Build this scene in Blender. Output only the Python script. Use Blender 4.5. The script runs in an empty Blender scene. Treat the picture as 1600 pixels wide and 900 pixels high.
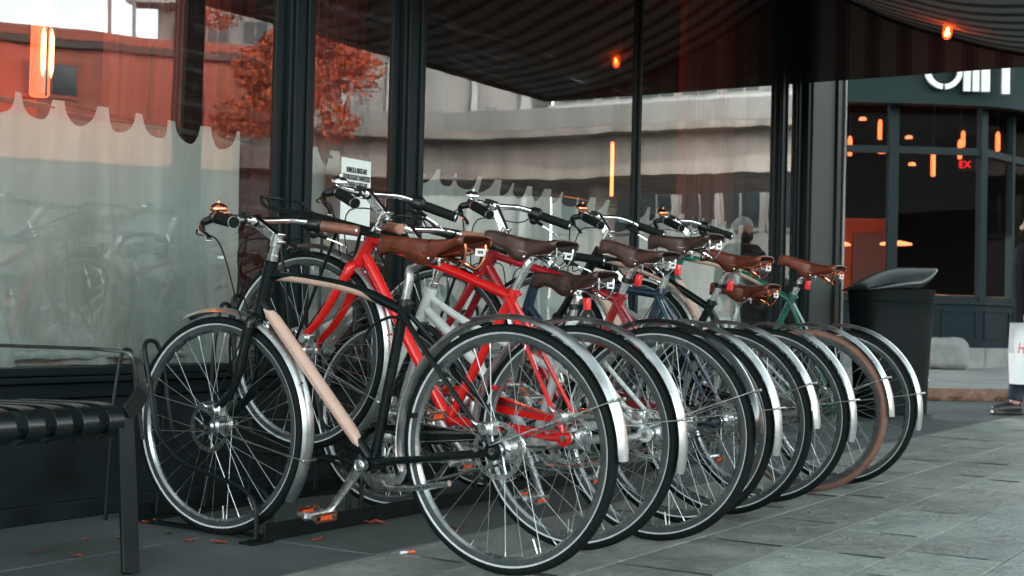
import bpy, math, random
from mathutils import Vector, Matrix
random.seed(7)
R = math.radians
scene = bpy.context.scene
COL = scene.collection
# ------------------------------------------------------------------ camera
cam_d = bpy.data.cameras.new("camera"); cam = bpy.data.objects.new("camera", cam_d); COL.objects.link(cam)
cam_d.sensor_width = 36.0; cam_d.lens = 2135/1600*36
cam_d.clip_start = .05; cam_d.clip_end = 1500
def cam_matrix(yaw, pitch, roll, h):
    a, p, r = R(yaw), R(pitch), R(roll)
    fw = Vector((math.cos(a)*math.cos(p), math.sin(a)*math.cos(p), math.sin(p)))
    rt = Vector((math.sin(a), -math.cos(a), 0)); up = rt.cross(fw)
    rt2 = rt*math.cos(r)+up*math.sin(r); up2 = up*math.cos(r)-rt*math.sin(r)
    M = Matrix(((rt2.x, up2.x, -fw.x, 0), (rt2.y, up2.y, -fw.y, 0), (rt2.z, up2.z, -fw.z, h), (0, 0, 0, 1)))
    return M
cam.matrix_world = cam_matrix(32.0, 1.3, 1.35, .699)
cam_d.dof.use_dof = True; cam_d.dof.focus_distance = 4.6; cam_d.dof.aperture_fstop = 6.3
scene.camera = cam
# ------------------------------------------------------------------ world, sun, exposure
w = bpy.data.worlds.new("World"); scene.world = w; w.use_nodes = True
nt = w.node_tree; nt.nodes.clear()
SUN_EL, SUN_AZ = 36, 128          # azimuth measured from +X towards +Y: the sun stands behind the shop, the pavement lies in open shade
sky = nt.nodes.new('ShaderNodeTexSky'); sky.sky_type = 'NISHITA'; sky.sun_disc = False
sky.sun_elevation = R(SUN_EL); sky.sun_rotation = R(90-SUN_AZ); sky.air_density = 1.0; sky.dust_density = 3.0; sky.ozone_density = 1.0
hs = nt.nodes.new('ShaderNodeHueSaturation'); hs.inputs['Saturation'].default_value = .34; hs.inputs['Hue'].default_value = .43
bg = nt.nodes.new('ShaderNodeBackground'); bg.inputs['Strength'].default_value = .13
wo = nt.nodes.new('ShaderNodeOutputWorld')
tcw = nt.nodes.new('ShaderNodeTexCoord'); spw = nt.nodes.new('ShaderNodeSeparateXYZ'); nt.links.new(tcw.outputs['Generated'], spw.inputs[0])
hz = nt.nodes.new('ShaderNodeValToRGB'); hz.color_ramp.interpolation = 'EASE'        # bright cloud bank low in the sky
hz.color_ramp.elements[0].position = .0; hz.color_ramp.elements[0].color = (1, 1, 1, 1); hz.color_ramp.elements[1].position = .55; hz.color_ramp.elements[1].color = (.10, .10, .10, 1)
cl = nt.nodes.new('ShaderNodeTexNoise'); cl.inputs['Scale'].default_value = 3.2; cl.inputs['Detail'].default_value = 6; nt.links.new(tcw.outputs['Generated'], cl.inputs['Vector'])
cm = nt.nodes.new('ShaderNodeMapRange'); cm.inputs[3].default_value = 8.0; cm.inputs[4].default_value = 15; cm.inputs[1].default_value = .3; cm.inputs[2].default_value = .7; nt.links.new(cl.outputs[0], cm.inputs[0])
hm = nt.nodes.new('ShaderNodeMath'); hm.operation = 'MULTIPLY'; nt.links.new(cm.outputs[0], hm.inputs[0]); nt.links.new(hz.outputs[0], hm.inputs[1])
vm = nt.nodes.new('ShaderNodeVectorMath'); vm.operation = 'SCALE'; nt.links.new(hs.outputs[0], vm.inputs[0]); nt.links.new(hm.outputs[0], vm.inputs['Scale'])
nt.links.new(spw.outputs['Z'], hz.inputs[0]); nt.links.new(sky.outputs[0], hs.inputs['Color']); nt.links.new(vm.outputs[0], bg.inputs[0]); nt.links.new(bg.outputs[0], wo.inputs[0])
sd = bpy.data.lights.new("sun", 'SUN'); sd.energy = 3.5; sd.angle = R(1); sd.color = (1, .97, .93)
so = bpy.data.objects.new("sun", sd); COL.objects.link(so)
sv = Vector((math.cos(R(SUN_AZ))*math.cos(R(SUN_EL)), math.sin(R(SUN_AZ))*math.cos(R(SUN_EL)), math.sin(R(SUN_EL))))
so.rotation_euler = sv.to_track_quat('Z', 'Y').to_euler(); so.location = (0, 10, 25)
scene.view_settings.view_transform = 'Standard'; scene.view_settings.look = 'None'
scene.view_settings.gamma = 1; scene.view_settings.use_curve_mapping = False
scene.view_settings.exposure = 1.15
scene.render.engine = 'CYCLES'
scene.render.resolution_x = 1024; scene.render.resolution_y = 576
scene.cycles.max_bounces = 10; scene.cycles.transparent_max_bounces = 16
scene.cycles.sample_clamp_indirect = 6
# ------------------------------------------------------------------ materials
MATS = {}
def nodes_of(name):
    m = bpy.data.materials.new(name); m.use_nodes = True
    n = m.node_tree; b = n.nodes['Principled BSDF']
    return m, n, b
def ramp(n, fac, stops):
    r = n.nodes.new('ShaderNodeValToRGB'); n.links.new(fac, r.inputs[0])
    while len(r.color_ramp.elements) < len(stops): r.color_ramp.elements.new(.5)
    for e, (p, c) in zip(r.color_ramp.elements, stops):
        e.position = p; e.color = (*c, 1) if len(c) == 3 else c
    return r
def noise(n, scale, detail=4, rough=.55, vec=None, dist=0, coord='Object', sc=None):
    t = n.nodes.new('ShaderNodeTexNoise'); t.inputs['Scale'].default_value = scale
    t.inputs['Detail'].default_value = detail; t.inputs['Roughness'].default_value = rough; t.inputs['Distortion'].default_value = dist
    tc = n.nodes.new('ShaderNodeTexCoord'); src = tc.outputs[coord]
    if sc:
        mp = n.nodes.new('ShaderNodeMapping'); mp.inputs['Scale'].default_value = sc
        n.links.new(src, mp.inputs[0]); src = mp.outputs[0]
    n.links.new(src, t.inputs['Vector'])
    return t
def mat(name, col, rough=.5, metal=0., var=.12, scale=12, rvar=.12, bump=0., bscale=60, coat=0., spec=.5, sheen=0., sc=None):
    if name in MATS: return MATS[name]
    m, n, b = nodes_of(name)
    t = noise(n, scale, 5, sc=sc)
    lo = [max(0, c*(1-var)) for c in col]; hi = [min(1, c*(1+var)) for c in col]
    r = ramp(n, t.outputs[0], [(.3, lo), (.7, hi)]); n.links.new(r.outputs[0], b.inputs['Base Color'])
    mr = n.nodes.new('ShaderNodeMapRange'); n.links.new(t.outputs[0], mr.inputs[0])
    mr.inputs[1].default_value = .3; mr.inputs[2].default_value = .7
    mr.inputs[3].default_value = max(.02, rough-rvar*.5); mr.inputs[4].default_value = min(1, rough+rvar*.5)
    n.links.new(mr.outputs[0], b.inputs['Roughness'])
    b.inputs['Metallic'].default_value = metal; b.inputs['Coat Weight'].default_value = coat
    b.inputs['Coat Roughness'].default_value = .08
    b.inputs['Specular IOR Level'].default_value = spec; b.inputs['Sheen Weight'].default_value = sheen
    if bump:
        t2 = noise(n, bscale, 5, sc=sc); bu = n.nodes.new('ShaderNodeBump'); bu.inputs['Strength'].default_value = bump; bu.inputs['Distance'].default_value = .01
        n.links.new(t2.outputs[0], bu.inputs['Height']); n.links.new(bu.outputs[0], b.inputs['Normal'])
    MATS[name] = m
    return m
def emit(name, col, s):
    m, n, b = nodes_of(name); b.inputs['Base Color'].default_value = (*col, 1)
    b.inputs['Emission Color'].default_value = (*col, 1); b.inputs['Emission Strength'].default_value = s
    MATS[name] = m; return m
black_paint = mat('black_paint', (.0035, .007, .007), .25, 0, .2, 30, .1, coat=.05, spec=.22)
black_rail = mat('black_powdercoat', (.0036, .0074, .0074), .40, 0, .3, 40, .15, .08, 300, spec=.22)
black_rubber = mat('black_rubber', (.0042, .0070, .0070), .7, 0, .3, 30, .15, .1, 200, spec=.14)
black_plastic = mat('black_plastic', (.0045, .007, .007), .4, 0, .2, 30, spec=.3)
tan_rubber = mat('tan_rubber', (.155, .075, .052), .65, 0, .2, 20)
reflect_band = mat('reflective_band', (.42, .45, .44), .4, 0, .15, 60)
chrome = mat('chrome', (.72, .75, .74), .12, 1, .06, 25, .1)
alu = mat('brushed_aluminium', (.55, .58, .57), .28, 1, .1, 40, .15)
rim_metal = mat('rim_metal', (.42, .45, .44), .26, 1, .12, 40, .12)
rim_side = mat('rim_sidewall', (.055, .068, .068), .45, .5, .2, 40, .15)
steel = mat('steel', (.40, .43, .42), .33, 1, .1, 30)
fender_metal = mat('polished_mudguard', (.60, .63, .62), .33, 1, .16, 14, .22, sc=(1, 1, 1), bump=.03, bscale=22)
fender_black = mat('black_mudguard', (.008, .012, .012), .15, 0, .2, 20, .1, coat=.6)
copper = mat('copper', (.62, .20, .10), .2, 1, .1, 30)
leather_tan = mat('tan_leather', (.11, .024, .011), .36, 0, .35, 22, .2, .12, 120)
leather_dark = mat('dark_leather', (.050, .026, .019), .42, 0, .6, 20, .2, .15, 120)
leather_grip = mat('grip_leather', (.17, .06, .035), .5, 0, .25, 40, .1, .2, 200)
leather_pale = mat('pale_leather', (.30, .13, .075), .5, 0, .2, 30, .1, .1, 100)
badge_m = mat('badge', (.8, .8, .78), .3, 0, .05)
red_lens = mat('red_lens', (.70, .012, .010), .15, 0, .1, 30, coat=.5)
orange_lens = mat('orange_lens', (.75, .09, .02), .2, 0, .2, 60)
cream = mat('cream_paint', (.47, .315, .245), .3, 0, .06, 8, .1, coat=.3)
PAINT = dict(
    black=black_paint,
    red=mat('red_paint', (.58, .008, .006), .25, 0, .14, 6, .12, coat=.3, spec=.4),
    darkred=mat('dark_red_paint', (.27, .005, .010), .25, 0, .08, 6, .1, coat=.5),
    white=mat('silver_white_paint', (.52, .56, .54), .3, 0, .05, 6, .1, coat=.4),
    navy=mat('navy_paint', (.010, .026, .050), .25, 0, .1, 6, .1, coat=.5),
    silver=mat('silver_paint', (.34, .36, .35), .33, .4, .08, 6, .1, coat=.3),
    green=mat('green_paint', (.004, .085, .055), .25, 0, .1, 6, .1, coat=.5))
wall_dark = mat('shopfront_paint', (.008, .013, .014), .42, 0, .2, 3, .12, .03, 60)
wall_frame = mat('mullion_paint', (.0040, .0088, .0092), .48, 0, .12, 5, .1, spec=.16)
wall_panel = mat('base_panel_paint', (.0055, .0105, .011), .55, 0, .5, 5, .2, .05, 30, spec=.25)
column_m = mat('column_paint', (.036, .046, .044), .5, 0, .03, 2, .03, spec=.12)
# ------------------------------------------------------------------ mesh builder
class MB:
    def __init__(s): s.v = []; s.f = []; s.m = []; s.x = None
    def add(s, vs, fs, mi=0):
        o = len(s.v)
        if s.x is not None: vs = [s.x @ Vector(p) for p in vs]
        s.v += [tuple(p) for p in vs]
        for f in fs: s.f.append(tuple(i+o for i in f)); s.m.append(mi)
    def box(s, c, d, mi=0, rot=None):
        h = [(sx*d[0]/2, sy*d[1]/2, sz*d[2]/2) for sz in (-1, 1) for sy in (-1, 1) for sx in (-1, 1)]
        if rot is not None: h = [rot @ Vector(p) for p in h]
        c = Vector(c); h = [c+Vector(p) for p in h]
        s.add(h, [(0, 2, 3, 1), (4, 5, 7, 6), (0, 1, 5, 4), (2, 6, 7, 3), (0, 4, 6, 2), (1, 3, 7, 5)], mi)
    def bb(s, x0, x1, y0, y1, z0, z1, mi=0): s.box(((x0+x1)/2, (y0+y1)/2, (z0+z1)/2), (abs(x1-x0), abs(y1-y0), abs(z1-z0)), mi)
    def sweep(s, pts, sec, scales=None, closed=False, cap=True, up=None, mi=0):
        pts = [Vector(p) for p in pts]; n = len(pts); k = len(sec); vs = []
        T = []
        for i in range(n):
            a = pts[i-1] if (i > 0 or closed) else pts[i]; b = pts[(i+1) % n] if (i < n-1 or closed) else pts[i]
            t = (b-a); T.append(t.normalized() if t.length > 1e-9 else Vector((1, 0, 0)))
        if up is None:
            u = Vector((0, 0, 1)) if abs(T[0].z) < .9 else Vector((0, 1, 0))
        else: u = Vector(up)
        N = (u-T[0]*u.dot(T[0])).normalized()
        for i in range(n):
            base = u if up is not None else N
            N2 = base-T[i]*base.dot(T[i])
            if N2.length > 1e-4: N = N2.normalized()
            B = T[i].cross(N); sc = 1 if scales is None else scales[i]
            for a, b in sec: vs.append(pts[i]+N*a*sc+B*b*sc)
        fs = []
        for i in range(n if closed else n-1):
            for j in range(k):
                a = i*k+j; b = i*k+(j+1) % k; c = ((i+1) % n)*k+(j+1) % k; d = ((i+1) % n)*k+j
                fs.append((a, b, c, d))
        if cap and not closed:
            fs.append(tuple(range(k-1, -1, -1))); fs.append(tuple((n-1)*k+j for j in range(k)))
        s.add(vs, fs, mi)
    def tube(s, pts, r, n=8, mi=0, **k):
        rs = r if isinstance(r, (list, tuple)) else [r]*len(pts)
        s.sweep(pts, [(math.cos(2*math.pi*i/n), math.sin(2*math.pi*i/n)) for i in range(n)], rs, mi=mi, **k)
    def lathe(s, prof, c=(0, 0, 0), axis='y', n=32, closed=False, mis=None, a0=0, a1=360, mi=0):
        # prof: (radius, along)
        c = Vector(c); vs = []; k = len(prof); full = (a1-a0) >= 360; st = n if full else n+1
        for i in range(st):
            t = R(a0+(a1-a0)*i/n); ct, sn = math.cos(t), math.sin(t)
            for r, h in prof:
                p = {'y': (r*ct, h, r*sn), 'z': (r*ct, r*sn, h), 'x': (h, r*ct, r*sn)}[axis]
                vs.append(c+Vector(p))
        kk = k if closed else k-1
        for j in range(kk):
            fs = []
            for i in range(n):
                a = i*k+j; b = i*k+(j+1) % k; i2 = (i+1) % st
                fs.append((a, i2*k+j, i2*k+(j+1) % k, b))
            if j == 0: base = len(s.v); s.add(vs, [], 0)
            for f in fs: s.f.append(tuple(q+base for q in f)); s.m.append(mis[j] if mis else mi)
    def ball(s, c, r, n=12, mi=0, sq=(1, 1, 1)):
        c = Vector(c); vs = []; m = n//2
        for i in range(m+1):
            ph = math.pi*i/m
            for j in range(n):
                t = 2*math.pi*j/n
                vs.append(c+Vector((r*sq[0]*math.sin(ph)*math.cos(t), r*sq[1]*math.sin(ph)*math.sin(t), r*sq[2]*math.cos(ph))))
        s.add(vs, [(i*n+j, (i+1)*n+j, (i+1)*n+(j+1) % n, i*n+(j+1) % n) for i in range(m) for j in range(n)], mi)
    def grid(s, P, thick=0, mi=0, both=True):
        # P[i][j] Vector grid -> sheet, optional thickness offset vector list
        a, b = len(P), len(P[0]); vs = [p for r in P for p in r]
        fs = [(i*b+j, i*b+j+1, (i+1)*b+j+1, (i+1)*b+j) for i in range(a-1) for j in range(b-1)]
        s.add(vs, fs, mi)
    def build(s, name, mats, parent=None, loc=None, smooth=35, bevel=0, solid=0, M=None):
        me = bpy.data.meshes.new(name); me.from_pydata(s.v, [], s.f)
        if not isinstance(mats, (list, tuple)): mats = [mats]
        for m_ in mats: me.materials.append(m_)
        me.polygons.foreach_set('material_index', s.m); me.update()
        me.validate()
        if smooth:
            me.polygons.foreach_set('use_smooth', [True]*len(me.polygons)); me.set_sharp_from_angle(angle=R(smooth))
        o = bpy.data.objects.new(name, me); COL.objects.link(o)
        if parent is not None: o.parent = parent
        if loc is not None: o.location = loc
        if M is not None: o.matrix_local = M
        if bevel:
            b = o.modifiers.new('bevel', 'BEVEL'); b.width = bevel; b.segments = 2; b.limit_method = 'ANGLE'; b.angle_limit = R(40)
        if solid:
            b = o.modifiers.new('solid', 'SOLIDIFY'); b.thickness = solid; b.offset = 0
        return o
def inst(o, parent, M=None):
    c = o.copy(); COL.objects.link(c); c.parent = parent; c.matrix_local = M if M is not None else Matrix.Identity(4)
    return c
def cr(P, n=6, closed=False):
    P = [Vector(p) for p in P]; out = []; N = len(P)
    for i in range(N if closed else N-1):
        p0 = P[(i-1) % N] if (i > 0 or closed) else P[0]*2-P[1]
        p1, p2 = P[i], P[(i+1) % N]
        p3 = P[(i+2) % N] if (i < N-2 or closed) else P[-1]*2-P[-2]
        for k in range(n):
            t = k/n; out.append(.5*((2*p1)+(p2-p0)*t+(2*p0-5*p1+4*p2-p3)*t*t+(3*p1-p0-3*p2+p3)*t**3))
    if not closed: out.append(P[-1])
    return out
def lp(P, r=.03, n=4):
    """polyline with rounded corners"""
    P = [Vector(p) for p in P]; out = [P[0]]
    for i in range(1, len(P)-1):
        a = P[i]+(P[i-1]-P[i]).normalized()*min(r, (P[i-1]-P[i]).length*.45); b = P[i]+(P[i+1]-P[i]).normalized()*min(r, (P[i+1]-P[i]).length*.45)
        for k in range(n+1):
            t = k/n; out.append(a*(1-t)**2+P[i]*2*t*(1-t)+b*t*t)
    out.append(P[-1]); return out
def tag(o, label=None, cat=None, group=None, kind=None):
    if label: o['label'] = label
    if cat: o['category'] = cat
    if group: o['group'] = group
    if kind: o['kind'] = kind
    return o
def empty(name, loc=(0, 0, 0), rz=0):
    o = bpy.data.objects.new(name, None); COL.objects.link(o); o.location = loc; o.rotation_euler = (0, 0, rz); o.empty_display_size = .1
    return o
def text_mesh(body, size, m, name='lettering', parent=None, ext=.0006, sx=1., shear=0., align='CENTER', bold=0.):
    cu = bpy.data.curves.new('txt', 'FONT'); cu.body = body; cu.size = size; cu.extrude = ext; cu.align_x = align; cu.align_y = 'CENTER'; cu.shear = shear; cu.offset = bold
    cu.space_line = 1.0
    t = bpy.data.objects.new('txt', cu); COL.objects.link(t)
    bpy.context.view_layer.update()
    me = bpy.data.meshes.new_from_object(t.evaluated_get(bpy.context.evaluated_depsgraph_get()))
    bpy.data.objects.remove(t); me.materials.clear(); me.materials.append(m)
    for v in me.vertices: v.co.x *= sx
    o = bpy.data.objects.new(name, me); COL.objects.link(o)
    if parent is not None: o.parent = parent
    return o
# ================================================================== GROUND
def stone_mat(name, a, b, rough=.62, sc=2.5, attr=True, bump=.35, cracks=True):
    m, n, bs = nodes_of(name)
    t1 = noise(n, sc, 8, .62, dist=.6); t2 = noise(n, sc*9, 6, .6, dist=.4)
    mx = n.nodes.new('ShaderNodeMix'); mx.data_type = 'FLOAT'; mx.inputs[0].default_value = .35
    n.links.new(t1.outputs[0], mx.inputs[2]); n.links.new(t2.outputs[0], mx.inputs[3])
    r = ramp(n, mx.outputs[0], [(.3, a), (.68, b)])
    out = r.outputs[0]
    if attr:
        at = n.nodes.new('ShaderNodeAttribute'); at.attribute_name = 'tint'
        mm = n.nodes.new('ShaderNodeMix'); mm.data_type = 'RGBA'; mm.blend_type = 'MULTIPLY'; mm.inputs[0].default_value = 1
        n.links.new(out, mm.inputs[6]); n.links.new(at.outputs['Color'], mm.inputs[7]); out = mm.outputs[2]
    if cracks:
        ts = noise(n, .9, 5, .7, dist=.8); rs = ramp(n, ts.outputs[0], [(.36, (.62, .63, .63)), (.56, (1, 1, 1))])
        m2 = n.nodes.new('ShaderNodeMix'); m2.data_type = 'RGBA'; m2.blend_type = 'MULTIPLY'; m2.inputs[0].default_value = .75
        n.links.new(out, m2.inputs[6]); n.links.new(rs.outputs[0], m2.inputs[7])
        vo = n.nodes.new('ShaderNodeTexVoronoi'); vo.inputs['Scale'].default_value = 5.5; tcv = n.nodes.new('ShaderNodeTexCoord'); n.links.new(tcv.outputs['Object'], vo.inputs['Vector'])
        rv = ramp(n, vo.outputs['Distance'], [(.030, (.35, .36, .36)), (.05, (1, 1, 1))])
        m3 = n.nodes.new('ShaderNodeMix'); m3.data_type = 'RGBA'; m3.blend_type = 'MULTIPLY'; m3.inputs[0].default_value = .8
        n.links.new(m2.outputs[2], m3.inputs[6]); n.links.new(rv.outputs[0], m3.inputs[7]); out = m3.outputs[2]
    n.links.new(out, bs.inputs['Base Color'])
    rr = ramp(n, t1.outputs[0], [(.3, (rough-.16,)*3), (.7, (rough+.12,)*3)]); n.links.new(rr.outputs[0], bs.inputs['Roughness'])
    # cleft relief: slow ridges plus grain
    t3 = noise(n, sc*1.6, 9, .66, dist=1.6)
    ad = n.nodes.new('ShaderNodeMath'); ad.operation = 'MULTIPLY_ADD'; ad.inputs[1].default_value = .25
    n.links.new(t2.outputs[0], ad.inputs[0]); n.links.new(t3.outputs[0], ad.inputs[2])
    bu = n.nodes.new('ShaderNodeBump'); bu.inputs['Strength'].default_value = bump; bu.inputs['Distance'].default_value = .02
    n.links.new(ad.outputs[0], bu.inputs['Height']); n.links.new(bu.outputs[0], bs.inputs['Normal'])
    return m
slate = stone_mat('slate_slab', (.120, .142, .128), (.37, .405, .368), .48, 4.5, bump=1.0)
concrete = stone_mat('smooth_concrete', (.042, .056, .054), (.095, .114, .109), .66, 1.2, False, .12)
pale_concrete = stone_mat('pale_concrete', (.17, .195, .188), (.27, .295, .28), .7, 1.5, False, .15)
mortar = stone_mat('mortar', (.06, .08, .073), (.16, .185, .17), .8, 20, False, .2)
shaded_joint = mat('shaded_joint', (.02, .026, .025), .8)
asphalt = stone_mat('asphalt', (.05, .055, .055), (.09, .095, .093), .7, 6, False, .3)
g = MB(); g.add([(-200, -250, -.16), (400, -250, -.16), (400, 250, -.16), (-200, 250, -.16)], [(0, 1, 2, 3)])
tag(g.build('ground', asphalt, smooth=0), kind='structure')
# sidewalk: a mortar bed, slate slabs on top, smooth concrete strip at the wall
KX = [(17.6, -.75), (14.99, 2.1), (14.28, 2.88), (13.58, 3.64), (12.9, 4.38), (9.2, 8.4)]
g = MB(); g.bb(-6, 19, -3.0, 9.0, -.15, -.006)
tag(g.build('sidewalk_bed', mortar, smooth=0), kind='structure')
def slabs(rows, x0, x1, lens, h=.0, gap=.0021, endgap=.003):
    vs = []; fs = []; tint = []
    joint_shade = MB()
    for (ya, yb) in rows:
        x = x0-random.random()*.5
        while x < x1:
            L = random.choice(lens)*random.uniform(.9, 1.12)
            o = len(vs); e = .0015; z = h+random.uniform(-.0012, .0012)
            xa, xb, y0, y1 = x+endgap, x+L-endgap, ya+gap, yb-gap
            # slightly irregular ends
            j = [random.uniform(-.004, .004) for _ in range(4)]
            ring0 = [(xa+j[0], y0, -.012), (xb+j[1], y0, -.012), (xb+j[2], y1, -.012), (xa+j[3], y1, -.012)]
            ring1 = [(p[0], p[1], z-.0012) for p in ring0]
            ring2 = [(xa+e+j[0], y0+e, z), (xb-e+j[1], y0+e, z), (xb-e+j[2], y1-e, z), (xa+e+j[3], y1-e, z)]
            vs += ring0+ring1+ring2
            for a, b in ((0, 4), (4, 8)):
                for q in range(4): fs.append((o+a+q, o+a+(q+1) % 4, o+b+(q+1) % 4, o+b+q))
            fs.append((o+8, o+9, o+10, o+11))
            t = random.uniform(.80, 1.14); wt = random.uniform(-.03, .03)
            tint += [(t*(1+wt), t, t*(1-wt*.5), 1)]*12
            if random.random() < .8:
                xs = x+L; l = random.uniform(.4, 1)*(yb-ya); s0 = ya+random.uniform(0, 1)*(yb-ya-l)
                zz = .0018; wj = random.uniform(.005, .017); joint_shade.add([(xs-wj, s0, zz), (xs+wj, s0, zz), (xs+wj*.8, s0+l*.5, zz), (xs+wj*.3, s0+l, zz), (xs-wj*.3, s0+l, zz), (xs-wj, s0+l*.4, zz)], [(0, 1, 2, 3, 4, 5)])  # dark strips laid over the slab joins, painting in gap and slab-lip shadow
            x += L
    me = bpy.data.meshes.new('paving'); me.from_pydata(vs, [], fs); ca = me.color_attributes.new('tint', 'FLOAT_COLOR', 'POINT')
    for i, t in enumerate(tint): ca.data[i].color = t
    me.materials.append(slate)
    o = bpy.data.objects.new('paving', me); COL.objects.link(o); tag(o, kind='structure')
    jj = joint_shade.build('paving_joint_shade', shaded_joint, smooth=0); tag(jj, kind='structure')
ys = [2.445-.305*i for i in range(0, 18)]
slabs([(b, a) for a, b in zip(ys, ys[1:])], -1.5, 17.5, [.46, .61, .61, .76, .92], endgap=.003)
g = MB()
x = -4.
while x < 13.4:
    g.bb(x+.004, x+1.795, 2.452, 3.05, -.02, random.uniform(-.001, .0015)); g.bb(x+.004+.9, x+1.795+.9, 3.058, 3.90 if x > 9 else 3.70, -.02, random.uniform(-.001, .0015)); x += 1.8
tag(g.build('sidewalk_apron', concrete, smooth=0, bevel=.003), kind='structure')
# ground beyond the building corner
g = MB(); g.bb(10.9, 13.4, 3.91, 6.5, -.02, 0)
tag(g.build('sidewalk_corner', concrete, smooth=0), kind='structure')
# far side: kerb and pavement raised 12 cm
fx = Vector((.966, .26, 0)).normalized(); sx_ = Vector((-.67, .742, 0))
A0 = Vector((17.6, -.75, 0)); A1 = Vector((7.5, 10.2, 0))
g = MB()
P = [A0, A1, A1+Vector((30, 12, 0)), A0+Vector((30, 0, 0))]
g.add([(p.x, p.y, -.1) for p in P]+[(p.x, p.y, .12) for p in P], [(4, 5, 6, 7), (1, 0, 4, 5)[::-1], (0, 3, 7, 4)])
g.m[1] = 1
kerb_face = stone_mat('kerb_face', (.08, .055, .042), (.34, .20, .14), .85, 14, False, .5)
tag(g.build('far_pavement', [pale_concrete, kerb_face], smooth=0), kind='structure')
dk = (A1-A0).normalized(); nk = Vector((dk.y, -dk.x, 0))
if nk.x > 0: nk = -nk
g = MB(); P = [A0+nk*.004, A1+nk*.004, A1+nk*.05, A0+nk*.05]
g.add([(p.x, p.y, z) for z in (-.02, .055) for p in P], [(4, 5, 6, 7), (3, 2, 6, 7)])
leaf_m = mat('dead_leaf', (.30, .07, .025), .7, 0, .5, 40)
lit = MB()
for i in range(900):
    t = random.random(); p = A0.lerp(A1, t)+nk*abs(random.gauss(0, .07)); s_ = random.uniform(.02, .05); a = random.random()*6.3; z = .004+random.random()*.05*max(0, 1-abs((p-A0.lerp(A1, t)).length)/.12)
    q = [Vector((math.cos(a+k*1.57)*s_*(1 if k % 2 else .55), math.sin(a+k*1.57)*s_*(1 if k % 2 else .55), z+random.random()*.015)) for k in range(4)]
    lit.add([(p.x+v.x, p.y+v.y, v.z) for v in q], [(0, 1, 2, 3)])
tag(lit.build('leaf_litter', leaf_m, smooth=0), 'rusty leaf litter swept along the far kerb', 'leaf litter', kind='stuff')
# ================================================================== SHOPFRONT
W0 = 3.66
shop = empty('shopfront', (4, W0, 0)); tag(shop, 'dark teal painted shopfront with tall panes behind the bicycles', 'shopfront')
def S(mb, name, m, **k):   # shopfront part, coordinates given in world
    mb.x = Matrix.Translation((-4, -W0, 0)) if mb.x is None else mb.x
    return mb.build(name, m, shop, **k)
def MS():
    b = MB(); b.x = Matrix.Translation((-4, -W0, 0)); return b
b = MS(); b.bb(-2.2, 10.02, W0, W0+.25, -.02, .40); b.bb(-2.2, 10.02, W0-.025, W0+.20, .0, .06)
S(b, 'base_panel', wall_panel, bevel=.004)
b = MS(); b.bb(-2.2, 10.02, W0-.02, W0+.15, .402, .452); b.bb(-2.2, 10.02, W0-.045, W0+.15, .454, .475)
b.bb(-2.2, 10.02, W0-.03, W0+.15, .477, .505)
S(b, 'window_sill', wall_frame, bevel=.004)
b = MS(); b.bb(-2.0, 9.84, W0+.16, W0+.40, .30, .498); S(b, 'inner_sill', wall_frame, bevel=.004)
for (a, c_, kind) in [(-2.2, -2.0, 1), (1.95, 2.2, 2), (4.055, 4.294, 2), (4.815, 5.068, 2), (7.175, 7.265, 1), (9.40, 9.66, 2), (9.845, 9.95, 1)]:
    b = MS()
    if kind == 2:
        b.bb(a+.0, a+.055, W0-.002, W0+.12, .507, 3.3); b.bb(a+.055, c_-.055, W0-.028, W0+.12, .507, 3.3); b.bb(c_-.055, c_, W0-.002, W0+.12, .507, 3.3)
        b.bb(a+.075, a+.088, W0-.040, W0-.028, .507, 3.3); b.bb(c_-.088, c_-.075, W0-.040, W0-.028, .507, 3.3)
    else:
        b.bb(a, c_, W0-.004, W0+.10, .507, 3.3); b.bb(a+.03, c_-.03, W0-.018, W0-.004, .507, 3.3)
    S(b, 'mullion', wall_frame, bevel=.003)
b = MS(); b.bb(-2.2, 10.9, W0-.03, W0+.3, 3.32, 14); S(b, 'facade', wall_dark)  # raised high out of view to keep the pavement in shade
b = MS(); b.bb(-9, -2.21, W0, 30, 0, 14); S(b, 'end_shade_block', wall_dark)
b = MS(); b.bb(10.80, 10.98, W0+.5, 30, 0, 14); S(b, 'side_wall', wall_dark)  # unseen side wall and rear block added tall and deep to block sun
b = MS(); b.bb(-2.2, 10.79, 7.56, 30, 0, 14); S(b, 'rear_shade_block', wall_dark)
# glass with a faint ripple
gm, gn_, gb = nodes_of('window_glass'); gn_.nodes.remove(gb)
tr = gn_.nodes.new('ShaderNodeBsdfTransparent'); tr.inputs[0].default_value = (.90, .94, .92, 1)
gl = gn_.nodes.new('ShaderNodeBsdfGlossy'); gl.inputs['Roughness'].default_value = .0; gl.inputs['Color'].default_value = (.95, .97, .96, 1)
fr = gn_.nodes.new('ShaderNodeFresnel'); fr.inputs['IOR'].default_value = 1.62
ma = gn_.nodes.new('ShaderNodeMath'); ma.operation = 'MULTIPLY_ADD'; ma.inputs[1].default_value = 1.9; ma.inputs[2].default_value = .02; ma.use_clamp = True
mx = gn_.nodes.new('ShaderNodeMixShader'); ou = gn_.nodes['Material Output']
t_ = noise(gn_, 1.3, 2, .5); bu = gn_.nodes.new('ShaderNodeBump'); bu.inputs['Strength'].default_value = .06; bu.inputs['Distance'].default_value = .02
gn_.links.new(t_.outputs[0], bu.inputs['Height']); gn_.links.new(bu.outputs[0], gl.inputs['Normal'])
gr = gn_.nodes.new('ShaderNodeValToRGB'); gn_.links.new(fr.outputs[0], gr.inputs[0])      # coated glass: reflectance against Fresnel
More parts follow.
